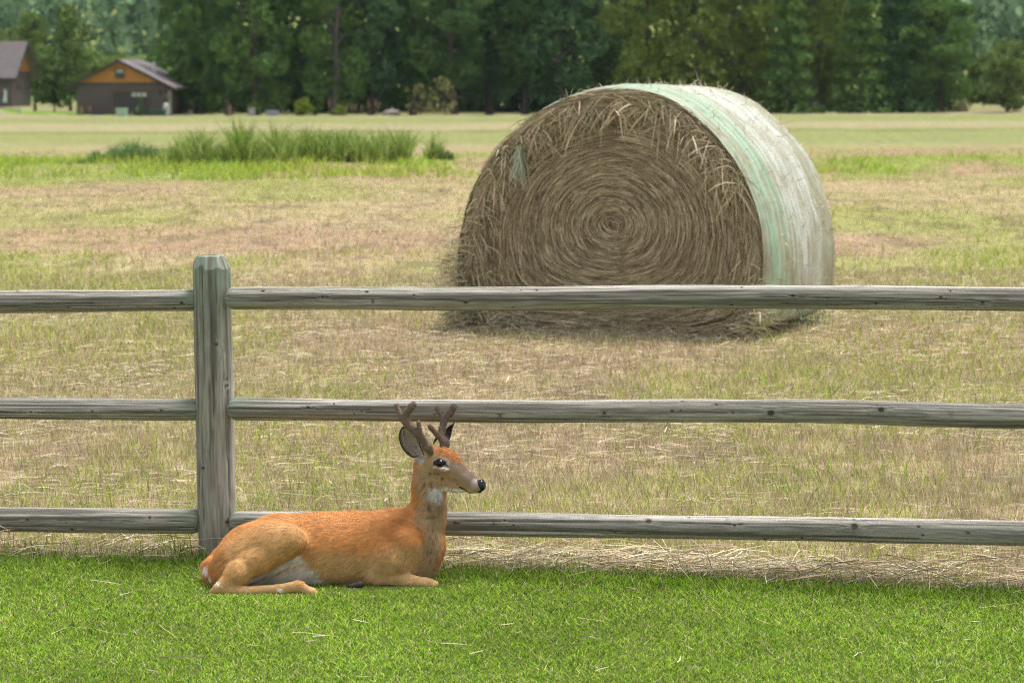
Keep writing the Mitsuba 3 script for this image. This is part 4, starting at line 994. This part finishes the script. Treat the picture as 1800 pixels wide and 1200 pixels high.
# antlers in velvet
def antler(key, bones, lo, hi):
    global F
    keepF, F = F, Field(lo, hi, .002)
    for pts in bones: chain([(a, b, c, r * .92) for a, b, c, r in pts], .0055)
    m = F.mesh(3); F = keepF
    v, n = np.array(m.vertices), np.array(m.vertex_normals)
    v = v + n * ((meshkit.fbm(v * 160, 3, 2) - .5) * .0022)[:, None]
    k = put(key, (v, np.array(m.faces)), 'deer_velvet', color=np.array((.15, .108, .082)) * (.7 + .8 * meshkit.fbm(v * 120, 3, 4)[:, None]), normals=n)
    fi = rs.choice(len(m.faces), 9000); tri = v[m.faces[fi]]; uvw = rs.dirichlet((1, 1, 1), 9000)
    rt = (tri * uvw[..., None]).sum(1); nn = np.array(m.face_normals)[fi]
    g = nn + rs.randn(9000, 3) * .35; g /= np.linalg.norm(g, axis=1, keepdims=True)
    sd = np.cross(g, rs.randn(9000, 3)); sd /= np.linalg.norm(sd, axis=1, keepdims=True)
    a, b, c = blades(rt, g, .0025 + .002 * rs.rand(9000), np.full(9000, .0005), sd, nseg=1)
    put(k + '__velvet', (a, b), 'deer_velvet', color=np.repeat(np.array((.32, .235, .175)) * (.6 + .6 * rs.rand(9000)[:, None]), c, 0))
    lab(k + '__velvet', kind='stuff')
matt('deer_velvet', VC, .9)
box_lo, box_hi = D(680, 815, -.12), np.maximum(D(822, 680, .32), D(822, 680, -.12))
antler('deer__antler', [[(756, 793, .02, 7.5), (751, 785, .01, 9), (749, 782, .01, 8.5)], [(749, 782, .01, 7.5), (742, 771, .0, 7), (733, 761, -.005, 7), (722, 751, -.005, 7), (713, 741, 0, 7), (708, 732, .01, 7.5)],
    [(708, 734, .01, 6.5), (702, 725, .02, 5), (697, 713, .03, 4.8)], [(708, 734, .01, 7), (717, 723, .0, 6.5), (724, 714, -.01, 6.5), (727, 711, -.01, 6)], [(746, 777, .0, 5.5), (741, 766, -.01, 4.8), (737, 754, -.015, 4.2), (735.5, 742, -.015, 4)]], box_lo, box_hi)
antler('deer__antler', [[(779, 790, .10, 7.5), (782, 780, .11, 9), (781, 777, .11, 8.5)], [(781, 777, .11, 7.5), (776, 766, .125, 6.5), (777, 754, .14, 6.2), (780, 743, .15, 6.5), (782, 736, .155, 7.5)],
    [(781, 736, .155, 6.5), (774, 727, .165, 5.2), (768, 717, .17, 5)], [(783, 735, .155, 7), (792, 725, .15, 6.5), (797, 716, .145, 6.2), (797.5, 715, .145, 6)], [(778, 775, .11, 5.5), (768, 763, .10, 4.8), (757, 751, .09, 4.3), (755.5, 749, .09, 4)]], box_lo, box_hi)

# ears: cupped leaves of skin with real thickness
def ear(lower, upper, w_low, w_up, depth, tilt, flip):
    """lower, upper: the two edges from base to tip, in pixels; depth: how far the middle lies behind the edges."""
    n, mth = 22, 17
    def edge(e, w):
        e = np.array(e, float); t = np.linspace(0, 1, len(e)); tt = np.linspace(0, 1, n)
        x = CubicSpline(t, e)(tt); return D(x[:, 0], x[:, 1], np.interp(tt, [0, 1], w))
    A, B = edge(lower, w_low), edge(upper, w_up)
    s = np.linspace(0, 1, mth)
    pts = A[:, None] * (1 - s)[None, :, None] + B[:, None] * s[None, :, None]
    bul = (1 - (2 * s - 1) ** 2)[None, :] * (np.sin(np.pi * np.clip(np.linspace(.22, 1, n), 0, 1)) ** .7)[:, None]
    pts[..., 1] += depth * bul
    pts[..., 0] += tilt * bul
    v = pts.reshape(-1, 3)
    i, j = np.meshgrid(np.arange(n - 1), np.arange(mth - 1), indexing='ij')
    q = np.stack([i * mth + j, i * mth + j + 1, (i + 1) * mth + j + 1, (i + 1) * mth + j], -1).reshape(-1, 4)
    f = np.vstack([q[:, [0, 1, 2]], q[:, [0, 2, 3]]])
    m = trimesh.Trimesh(v, f, process=False); nn = np.array(m.vertex_normals)
    if nn[:, 1].mean() > 0: nn = -nn
    thick = .0035
    front, back = v + nn * thick * .5, v - nn * thick * .5
    if np.array(m.face_normals)[:, 1].mean() > 0: f = f[:, ::-1]
    N = len(v)
    border = np.concatenate([np.arange(mth), np.arange(1, n) * mth + mth - 1, (n - 1) * mth + np.arange(mth - 2, -1, -1), np.arange(n - 2, 0, -1) * mth])
    nb = np.roll(border, -1)
    rim = np.vstack([np.stack([border, nb, nb + N], 1), np.stack([border, nb + N, border + N], 1)])
    return np.vstack([front, back]), np.vstack([f, f[:, ::-1] + N, rim, rim[:, ::-1]]), nn, N, (n, mth)
ev, ef, en, N, (en_, em_) = ear([(733, 801), (722, 802), (709, 790), (702, 773), (703, 758), (709, 750)], [(745, 799), (741, 788), (737, 777), (731, 765), (721, 756), (709.5, 749.5)], (.03, .0), (.015, -.01), .045, .004, 1)
tt = np.repeat(np.linspace(0, 1, en_), em_); ss = np.tile(np.linspace(0, 1, em_), en_)
rimness = np.clip((np.abs(2 * ss - 1) - .80) / .12, 0, 1) + np.clip((tt - .86) / .1, 0, 1)
nz = meshkit.fbm(ev[:N] * 90, 3, 3)
ic = np.array((.42, .325, .30)) * (.7 + .6 * nz[:, None]); 
dark = np.clip(rimness + np.clip((nz - .6) * 4, 0, .6), 0, 1)[:, None]
ic = ic * (1 - dark) + np.array((.06, .042, .036)) * dark
ec = np.vstack([ic, np.full((N, 3), 1) * np.array((.10, .07, .055))])
put('deer__ear', (ev, ef), 'deer_coat', color=ec)
ni = 2700                                                    # pale hairs inside the ear
ii = rs.choice(N, ni, p=(lambda w: w / w.sum())((np.abs(2 * ss - 1) < .8) * (tt < .82) * (.25 + (ss > .35) * .9)))
rt = ev[ii] + rs.randn(ni, 3) * .0022; cen = D(728, 788, .02)
g = (rt - cen) * np.array([1, .3, 1]); g /= np.linalg.norm(g, axis=1, keepdims=True); g += en[ii] * .55 + rs.randn(ni, 3) * .22; g /= np.linalg.norm(g, axis=1, keepdims=True)
sd = np.cross(g, [0, 1, 0]); sd /= np.linalg.norm(sd, axis=1, keepdims=True)
a, b, c = blades(rt, g, .010 + .012 * rs.rand(ni), np.full(ni, .0016), sd, bend=rs.randn(ni, 3) * .003, nseg=2)
put('deer__ear__hair', (a, b), 'deer_coat', color=np.repeat(np.array((.62, .52, .48)) * (.7 + .5 * rs.rand(ni)[:, None]), c, 0)); lab('deer__ear__hair', kind='stuff')
ev, ef, en, N, _ = ear([(762, 781), (770, 770), (783, 775), (790, 772), (794, 757), (800, 741)], [(768, 772), (776, 762), (781, 763), (784, 754), (792, 747), (800, 740)], (.10, .20), (.11, .22), .03, .0, 1)
put('deer__ear', (ev, ef), 'deer_coat', color=np.full((len(ev), 3), 1) * np.array((.075, .055, .05)) * (.7 + .6 * meshkit.fbm(ev * 120, 3, 3)[:, None]))

# eye, nose, hooves
def ball(c, r, sc, rot=0.0, n=3):
    m = trimesh.creation.icosphere(n); v = np.array(m.vertices) * np.array(sc) * r
    ca, sa = math.cos(rot), math.sin(rot)
    v = np.stack([v[:, 0] * ca - v[:, 2] * sa, v[:, 1], v[:, 0] * sa + v[:, 2] * ca], 1)
    return v + c, np.array(m.faces)
scene['deer_eye'] = {'type': 'principled', 'base_color': rgb(.008, .006, .006), 'roughness': .05, 'specular': .45}
scene['deer_nose'] = {'type': 'principled', 'base_color': rgb(.012, .012, .015), 'roughness': .28, 'specular': .6}
pe = on_body(773, 813.3)
put('deer__eye', ball(pe + np.array([.001, .0040, 0]), R(9.2), (1.0, 1.15, .84), -.06), 'deer_eye', smooth=True); lab('deer__eye', 'large black eye ringed with pale hair')
put('deer__eye', ball(D(806.5, 806, .075), R(5), (.7, .8, .7)), 'deer_eye', smooth=True)
Fn = Field(D(828, 872, -.05), D(862, 838, .07), .0016)
keepF, F = F, Fn
chain([(839, 848.5, .0, 6.8), (845, 850, -.004, 8.2), (846, 855, -.006, 7.4), (843, 861.5, -.006, 4.6)], .006, sw=1.2)
F.cone(D(838, 855, -.035), D(845, 858.5, -.032), R(2.2), R(1.8), .003, cut=True)
mN = F.mesh(3); F = keepF
put('deer__nose', mN, 'deer_nose', smooth=True); lab('deer__nose', 'wet black nose')
scene['deer_hoof'] = {'type': 'principled', 'base_color': rgb(.020, .017, .016), 'roughness': .6}
def hoof(a, b, ra, rb):
    Fh = Field(np.minimum(D(*a), D(*b)) - .04, np.maximum(D(*a), D(*b)) + .04, .002)
    Fh.cone(D(*a), D(*b), R(ra), R(rb), .004)
    put('deer__hoof', Fh.mesh(2), 'deer_hoof', smooth=True)
hoof((556, 1045, -.252), (565, 1049.5, -.256), 6.2, 3.6)
hoof((531, 1041, -.262), (536, 1043.5, -.262), 3.2, 2)
hoof((632, 1028, -.13), (616, 1031, -.14), 8.0, 5.5)
hoof((648, 1040, -.105), (658, 1041, -.105), 3.5, 2.5)
lab('deer', 'young buck with velvet antlers lying on the lawn in front of the rail fence', 'deer')
# ------------------------------------------------------------------ grass, stubble and cut hay
scene['grass'] = {'type': 'principledthin', 'base_color': VC, 'roughness': .5, 'diff_trans': .8, 'spec_trans': 0.0}
matt('straw', VC, .8)
rw = np.random.RandomState(8)
def scatter(n, y0, y1, fall=2.0, margin=.9):
    """Points of the ground in front of the camera, thinner with distance."""
    a = 2.0 - fall                                               # width grows with y; density falls as y**-fall
    u = rw.rand(n)
    y = (y0 ** a + u * (y1 ** a - y0 ** a)) ** (1 / a) if abs(a) > 1e-6 else y0 * (y1 / y0) ** u
    x = (rw.rand(n) * 2 - 1) * (.185 * y + margin)
    return x, y
def stand(x, y, h, w, lean, col, z=None, nseg=2, bend=.3, face=None):
    n = len(x); z = ground_z(x, y) if z is None else z
    d = np.stack([rw.randn(n) * lean, rw.randn(n) * lean, np.ones(n)], 1); d /= np.linalg.norm(d, axis=1, keepdims=True)
    a = rw.rand(n) * np.pi; s = np.stack([np.cos(a), np.sin(a) * .6, a * 0], 1); s /= np.linalg.norm(s, axis=1, keepdims=True)
    b = np.stack([rw.randn(n), rw.randn(n), -.35 * np.abs(rw.randn(n))], 1) * (h * bend)[:, None]
    v, f, m = blades(np.stack([x, y, z - .004], 1), d, h, w, s, bend=b, nseg=nseg)
    return v, f, np.repeat(np.clip(col, .005, .85), m, 0)
def palette(n, cols, p, jit=.22):
    c = np.array(cols)[rw.choice(len(cols), n, p=p)]
    return c * np.clip(1 + jit * rw.randn(n, 1), .5, 1.6)

# mown lawn
n = 215000
x = rw.uniform(-2.5, 2.5, n); y = rw.uniform(8.75, 11.6, n); e = edge_y(x)
k = y < e + .05 * rw.randn(n) - .02; x, y, e = x[k], y[k], e[k]; n = len(x)
cl = meshkit.fbm(np.stack([x * 7, y * 7, x * 0], 1), 3, 2); tall = np.clip((y - e + .30) / .30, 0, 1)
press = np.clip((seg_dist(np.stack([x, y, x * 0], 1), D(372, 1045, -.25) * [1, 1, 0], D(772, 1030, -.10) * [1, 1, 0]) - .03) / .14, 0, 1)   # lower where the animal lies
h = (.013 + .014 * rw.rand(n)) * (.50 + .50 * press) * (.75 + .6 * cl) * (1 + .8 * tall)
c = palette(n, [(.32, .53, .045), (.25, .44, .035), (.45, .61, .085), (.09, .20, .022), (.54, .56, .17), (.66, .58, .36)], [.28, .20, .20, .16, .09, .07], .30)
c *= (.72 + .56 * meshkit.fbm(np.stack([x * 2.1, y * 2.1, x * 0], 1), 3, 5))[:, None]
lush = (tall * np.clip((meshkit.noise(np.stack([x * 4, y * 4, x * 0], 1), 8) - .2) * 2, 0, 1))[:, None]
c = c * (1 - .55 * lush) + np.array((.075, .19, .022)) * .55 * lush * rw.uniform(.7, 1.3, (n, 1))
v, f, c = stand(x, y, h, .0027 + .0018 * rw.rand(n), .50, c, z=np.full(n, .006), bend=.45)
put('lawn_grass', (v, f), 'grass', color=c); lab('lawn_grass', 'short bright green mown grass of the lawn', 'grass', kind='stuff')

def straws(pts0, ang, length, width, col, lift, arch):
    n = len(pts0); t = np.linspace(0, 1, 4)[None, :, None]
    d = np.stack([np.cos(ang), np.sin(ang), lift], 1)
    p = pts0[:, None] + d[:, None] * length[:, None, None] * (t - .5) + np.array([0, 0, 1.0]) * (arch * length)[:, None, None] * (t * (1 - t)) * 4
    p[:, 1:3, :2] += rw.randn(n, 2, 2) * (length * .03)[:, None, None]
    p[..., 2] = np.maximum(p[..., 2], ground_z(p[..., 0], p[..., 1]) + .004)
    v, f, m = ribbons(p, width, rw, flat=np.array([0, -.5, 1.0]))
    return v, f, np.repeat(np.clip(col, .01, .85), m, 0)
STRAW = [(.61, .50, .325), (.51, .385, .245), (.74, .65, .475), (.42, .32, .22), (.50, .49, .28), (.27, .195, .13)]
# single cut straws lying on the lawn
ls = [((137, 1108), (228, 1128)), ((90, 1124), (128, 1108)), ((160, 1025), (216, 1034)), ((271, 1166), (437, 1166)), ((145, 973), (290, 987)), ((176, 996), (196, 988)), ((512, 1120), (596, 1130)), ((775, 1142), (822, 1145)), ((1660, 1124), (1682, 1122)), ((1500, 1170), (1520, 1158)), ((1190, 1180), (1196, 1166)), ((1205, 1148), (1220, 1156)), ((1718, 1080), (1798, 1074)), ((56, 1055), (66, 1085)), ((280, 1108), (310, 1128)), ((362, 1091), (372, 1081)), ((296, 1111), (308, 1106)), ((1046, 1194), (1070, 1186)), ((1580, 1142), (1596, 1148)), ((620, 1098), (648, 1104)), ((880, 1110), (905, 1106)), ((1015, 1098), (1060, 1102)), ((1330, 1100), (1352, 1110)), ((700, 1168), (716, 1160))]
pp, an, le = [], [], []
for (a, b) in ls:
    ya, yb = FPX * 1.98 / (a[1] - HORIZON), FPX * 1.98 / (b[1] - HORIZON)
    A, B = P(*a, ya), P(*b, yb); pp.append((A + B) / 2); an.append(math.atan2(B[1] - A[1], B[0] - A[0])); le.append(np.linalg.norm(B - A))
m_ = 26; xx = rw.uniform(-2.3, 2.3, m_); yy = rw.uniform(8.9, 10.6, m_)
pp = np.vstack([np.array(pp), np.stack([xx, yy, xx * 0], 1)]); pp[:, 2] = .024
an = np.concatenate([an, rw.rand(m_) * 6.28]); le = np.concatenate([le, rw.uniform(.02, .07, m_)])
v, f, c = straws(pp, an, np.array(le), np.full(len(le), .0022), palette(len(le), STRAW[:3], [.4, .2, .4]), rw.randn(len(le)) * .04, np.full(len(le), .008))
put('lawn_straw', (v, f), 'straw', color=c); lab('lawn_straw', 'pale cut straws scattered over the lawn', 'straw', kind='stuff')

# stubble standing in the mown field
n = 235000; x, y = scatter(n, 10.5, 27, 1.6); k = y > edge_y(x) - .04 + .06 * rw.randn(n); x, y = x[k], y[k]; n = len(x)
patch = meshkit.fbm(np.stack([x * .55, y * .22, x * 0], 1), 4, 4)
h = (.025 + .06 * rw.rand(n)) * (.6 + .8 * meshkit.noise(np.stack([x * 3, y * 3, x * 0], 1), 2))
c = palette(n, STRAW + [(.50, .50, .16)], [.24, .22, .20, .12, .10, .04, .08])
v1, f1, c1 = stand(x, y, h, (.0024 + .0014 * rw.rand(n)) * (1 + np.clip((y - 13) / 12, 0, 1)), .28, c, nseg=1, bend=.1)
put('stubble', (v1, f1), 'straw', color=c1); lab('stubble', 'short pale stubble of the mown hay field', 'stubble', kind='stuff')
# cut hay lying about
n = 24000; x, y = scatter(n, 10.45, 27, 1.7); k = y > edge_y(x) + .03 + .07 * rw.randn(n); x, y = x[k], y[k]; n = len(x)
heap = meshkit.fbm(np.stack([x * 1.1, y * .9, x * 0], 1), 4, 12); near_edge = np.exp(-((y - edge_y(x) - .18) / .16) ** 2)
k = rw.rand(n) < np.clip((heap - .33) * 4 + near_edge, .15, 1); x, y, heap, near_edge = x[k], y[k], heap[k], near_edge[k]; n = len(x)
swath = np.exp(-((y - 13.0 - .25 * np.sin(x * 1.3)) / .45) ** 2)                 # a thin greenish row of fresh hay behind the lowest rail
ang = np.where(rw.rand(n) < .6, rw.randn(n) * .5, rw.rand(n) * 6.28)
le = rw.uniform(.03, .15, n) * (1 + .5 * near_edge)
c = palette(n, STRAW, [.28, .26, .12, .16, .10, .08]); g_ = (rw.rand(n) < .55 * swath)[:, None]
c = np.where(g_, palette(n, [(.36, .40, .20), (.46, .48, .28)], [.5, .5]), c)
z = ground_z(x, y) + .006 + (.030 * np.clip(heap - .35, 0, 1) * 3 + .025 * near_edge) * rw.rand(n)
v, f, c = straws(np.stack([x, y, z], 1), ang, le, (.0022 + .0016 * rw.rand(n)) * (1 + np.clip((y - 13) / 12, 0, 1)), c, rw.randn(n) * .10, rw.uniform(-.02, .10, n))
put('cut_hay', (v, f), 'straw', color=c); lab('cut_hay', 'dry cut hay strewn over the field behind the fence', 'hay', kind='stuff')
# the ragged heap of long dry hay along the lawn edge
n = 2300; x = rw.uniform(-2.7, 2.7, n); e = edge_y(x)
k = rw.rand(n) < np.clip(.25 + .45 * (x > -.3) + .9 * (meshkit.fbm(np.stack([x * 1.6, x * 0, x * 0], 1), 3, 21) - .5), .08, 1); x, e = x[k], e[k]; n = len(x)
y = e + .02 + np.abs(rw.randn(n)) * .13
le = rw.uniform(.08, .42, n) * np.where(rw.rand(n) < .12, 1.6, 1)
v, f, c = straws(np.stack([x, y, .012 + .06 * rw.rand(n) ** 1.6], 1), np.where(rw.rand(n) < .65, rw.randn(n) * .55, rw.rand(n) * 6.28), le, .0022 + .0018 * rw.rand(n), palette(n, STRAW + [(.30, .22, .16)], [.24, .18, .22, .14, .06, .06, .10], .28), rw.randn(n) * .16, rw.uniform(-.02, .14, n))
put('dry_hay_edge', (v, f), 'straw', color=c); lab('dry_hay_edge', 'ragged heap of long dry hay along the edge of the lawn', 'hay', kind='stuff')
# green shoots coming through
n = 88000; x, y = scatter(n, 10.6, 30, 1.7); k = y > edge_y(x) - .02; x, y = x[k], y[k]; n = len(x)
pg = meshkit.fbm(np.stack([x * .8, y * .35, x * 0 + 3], 1), 4, 4); k = rw.rand(n) < np.clip((pg - .33) * 4.5, .10, 1); x, y = x[k], y[k]; n = len(x)
h = .03 + .075 * rw.rand(n) ** 1.7 + .05 * (rw.rand(n) < .05)
c = palette(n, [(.42, .52, .10), (.52, .56, .15), (.30, .42, .07), (.58, .56, .23)], [.35, .28, .2, .17])
v, f, c = stand(x, y, h, (.0030 + .0026 * rw.rand(n)) * (1 + np.clip((y - 13) / 12, 0, 1)), .30, c, bend=.3)
# greener tufts along the lawn edge and at the post
parts_ = [(v, f, c)]
def tuft(cx, cy, r, n, h, col, lean=.35, w=.0035):
    x = cx + rw.randn(n) * r; y = cy + rw.randn(n) * r
    return stand(x, y, h * rw.uniform(.35, 1.0, n), np.full(n, w), lean, palette(n, col, np.full(len(col), 1 / len(col))), bend=.45, nseg=3)
GR = [(.11, .24, .03), (.15, .30, .04), (.22, .33, .06)]
for (px, py, hh, nn) in [(318, 985, .17, 46), (262, 985, .11, 20), (340, 988, .12, 24), (405, 985, .10, 24), (352, 990, .09, 20), (205, 982, .09, 14), (120, 975, .10, 12), (855, 1010, .07, 18), (900, 1012, .08, 14), (1005, 1014, .13, 14), (1048, 1024, .09, 16), (1190, 1024, .08, 16), (1290, 1030, .07, 12), (1440, 1036, .13, 12), (1530, 1042, .09, 16), (1676, 1046, .09, 12), (1750, 1030, .13, 10), (1100, 1020, .07, 18), (960, 1016, .08, 22), (1240, 1028, .09, 22), (1350, 1034, .07, 24), (1480, 1038, .08, 24), (1610, 1046, .08, 24), (1720, 1050, .08, 24), (1140, 1022, .07, 20), (60, 978, .08, 18), (800, 1008, .09, 16), (1690, 990, .12, 10), (560, 985, .06, 12)]:
    q = FPX * 2.0 / (py - HORIZON); p = P(px, py, q); parts_.append(tuft(p[0], p[1], .035, nn, hh, GR))
for (px, py, hh, nn) in [(470, 900, .20, 16), (540, 880, .17, 22), (560, 870, .15, 16), (610, 700, .13, 26), (575, 690, .12, 24), (640, 690, .11, 20), (950, 690, .22, 9), (958, 640, .10, 10), (870, 895, .12, 20), (1145, 880, .13, 16), (1140, 700, .09, 14), (1440, 705, .12, 12), (1480, 690, .08, 14), (1610, 650, .10, 14), (1310, 720, .08, 14), (1740, 790, .12, 14), (690, 660, .09, 14), (505, 690, .08, 16), (920, 600, .14, 5), (1760, 870, .08, 16), (1400, 800, .06, 20), (230, 690, .07, 20), (100, 640, .07, 20)]:
    q = FPX * 2.0 / (py - HORIZON); p = P(px, py, q); parts_.append(tuft(p[0], p[1], .05, nn, hh, [(.22, .36, .06), (.32, .42, .08), (.38, .44, .14)], lean=.28, w=.004))
m_, c_ = joined(parts_)
put('green_shoots', m_, 'grass', color=c_); lab('green_shoots', 'yellow green shoots and tufts growing through the stubble', 'grass', kind='stuff')
# farther out: clumps drawn larger because single blades can no longer be told apart
n = 52000; x, y = scatter(n, 24, 66, 1.1, 2.5)
pg = meshkit.fbm(np.stack([x * .35, y * .14, x * 0 + 3], 1), 4, 9)
h = (.04 + .07 * rw.rand(n)); gr = (rw.rand(n) < np.clip((pg - .42) * 5, .08, .9))[:, None]
c = np.where(gr, palette(n, [(.38, .45, .11), (.44, .48, .16)], [.5, .5]), palette(n, STRAW[:5], [.3, .2, .2, .2, .1]))
v, f, c = stand(x, y, h, .010 + .010 * rw.rand(n), .5, c, nseg=1)
put('far_stubble', (v, f), 'grass', color=c); lab('far_stubble', 'blurred stubble and low regrowth in the middle of the field', 'stubble', kind='stuff')
# strip of taller bright grass along the ditch
n = 30000; y = rw.uniform(48.5, 58.5, n); x = rw.uniform(-12.5, 12.5, n)
fade = np.clip(np.clip((-.6 - x) / 2.2, 0, 1) + .6 * np.clip((x - 4.5) / 1.5, 0, 1), 0, 1) * np.clip((meshkit.fbm(np.stack([x * .6, y * .35, x * 0], 1), 3, 3) - .42) * 4.5, .02, 1)
k = rw.rand(n) < fade; x, y = x[k], y[k]; n = len(x)
h = (.06 + .22 * rw.rand(n)) * np.where(x > 4, .75, 1)
c = palette(n, [(.40, .52, .08), (.33, .46, .08), (.48, .54, .14)], [.4, .35, .25])
v, f, c = stand(x, y, h, .016 + .012 * rw.rand(n), .3, c, bend=.3)
put('ditch_grass', (v, f), 'grass', color=c); lab('ditch_grass', 'bright green strip of taller grass across the field', 'grass', kind='stuff')
# the clumps of tall reeds
def reeds(key, prof, y0, dy, n, cols, label, dens=1.0):
    """prof: (px, top py, base py) along the clump."""
    prof = np.array(prof, float); px = rw.uniform(prof[0, 0], prof[-1, 0], n)
    top, base = np.interp(px, prof[:, 0], prof[:, 1]), np.interp(px, prof[:, 0], prof[:, 2])
    yy = y0 + dy * rw.rand(n); x = (px - 900) / FPX * yy
    h = (base - top) / FPX * yy * rw.uniform(.45, 1.1, n) * (.58 + .80 * meshkit.noise(np.stack([px * .11, px * 0, px * 0], 1), 5)) * 1.0
    c = palette(n, cols, np.full(len(cols), 1 / len(cols)))
    v, f, c = stand(x, yy, h, 0.015 + .014 * rw.rand(n), .11, c, bend=.30, nseg=3)
    put(key + '__leaves', (v, f), 'grass', color=c); lab(key + '__leaves', kind='stuff')
    m2 = n // 2; i = rw.choice(n, m2)
    v, f, c = stand(x[i], yy[i], h[i] * rw.uniform(.35, .6, m2), np.full(m2, .014), .08, palette(m2, [(.17, .11, .06), (.27, .20, .10)], [.5, .5]), nseg=1)
    put(key + '__stems', (v, f), 'straw', color=c); lab(key + '__stems', kind='stuff')
    lab(key, label, 'reeds')
RG = [(.25, .34, .07), (.32, .42, .10), (.13, .20, .045), (.42, .49, .17), (.20, .29, .06)]
reeds('reed_clump', [(120, 278, 284), (180, 260, 284), (230, 246, 286), (270, 248, 288), (305, 262, 288)], 56, 2.0, 1400, [(.13, .22, .09), (.17, .27, .10), (.19, .29, .09)], 'low bluish green left end of the reed bed in the field')
reeds('reed_clump_001', [(285, 256, 288), (330, 242, 290), (380, 230, 292), (440, 224, 296), (490, 230, 297), (520, 252, 292)], 54.5, 2.2, 3000, RG, 'tallest middle part of the reed bed in the field')
reeds('reed_clump_002', [(500, 250, 288), (540, 236, 288), (600, 230, 284), (660, 228, 281), (700, 222, 279), (722, 236, 280)], 56, 2.2, 2900, RG, 'right part of the reed bed, brown at its foot')
reeds('reed_plant', [(748, 250, 276), (760, 226, 276), (772, 222, 276), (784, 240, 276)], 58, .4, 120, RG, 'single upright reed plant right of the reed bed')
reeds('reed_plant_001', [(776, 262, 280), (788, 256, 280), (800, 266, 280)], 57.5, .5, 70, [(.09, .16, .06), (.11, .19, .07)], 'small low dark plant between the reed plant and the hay bale')
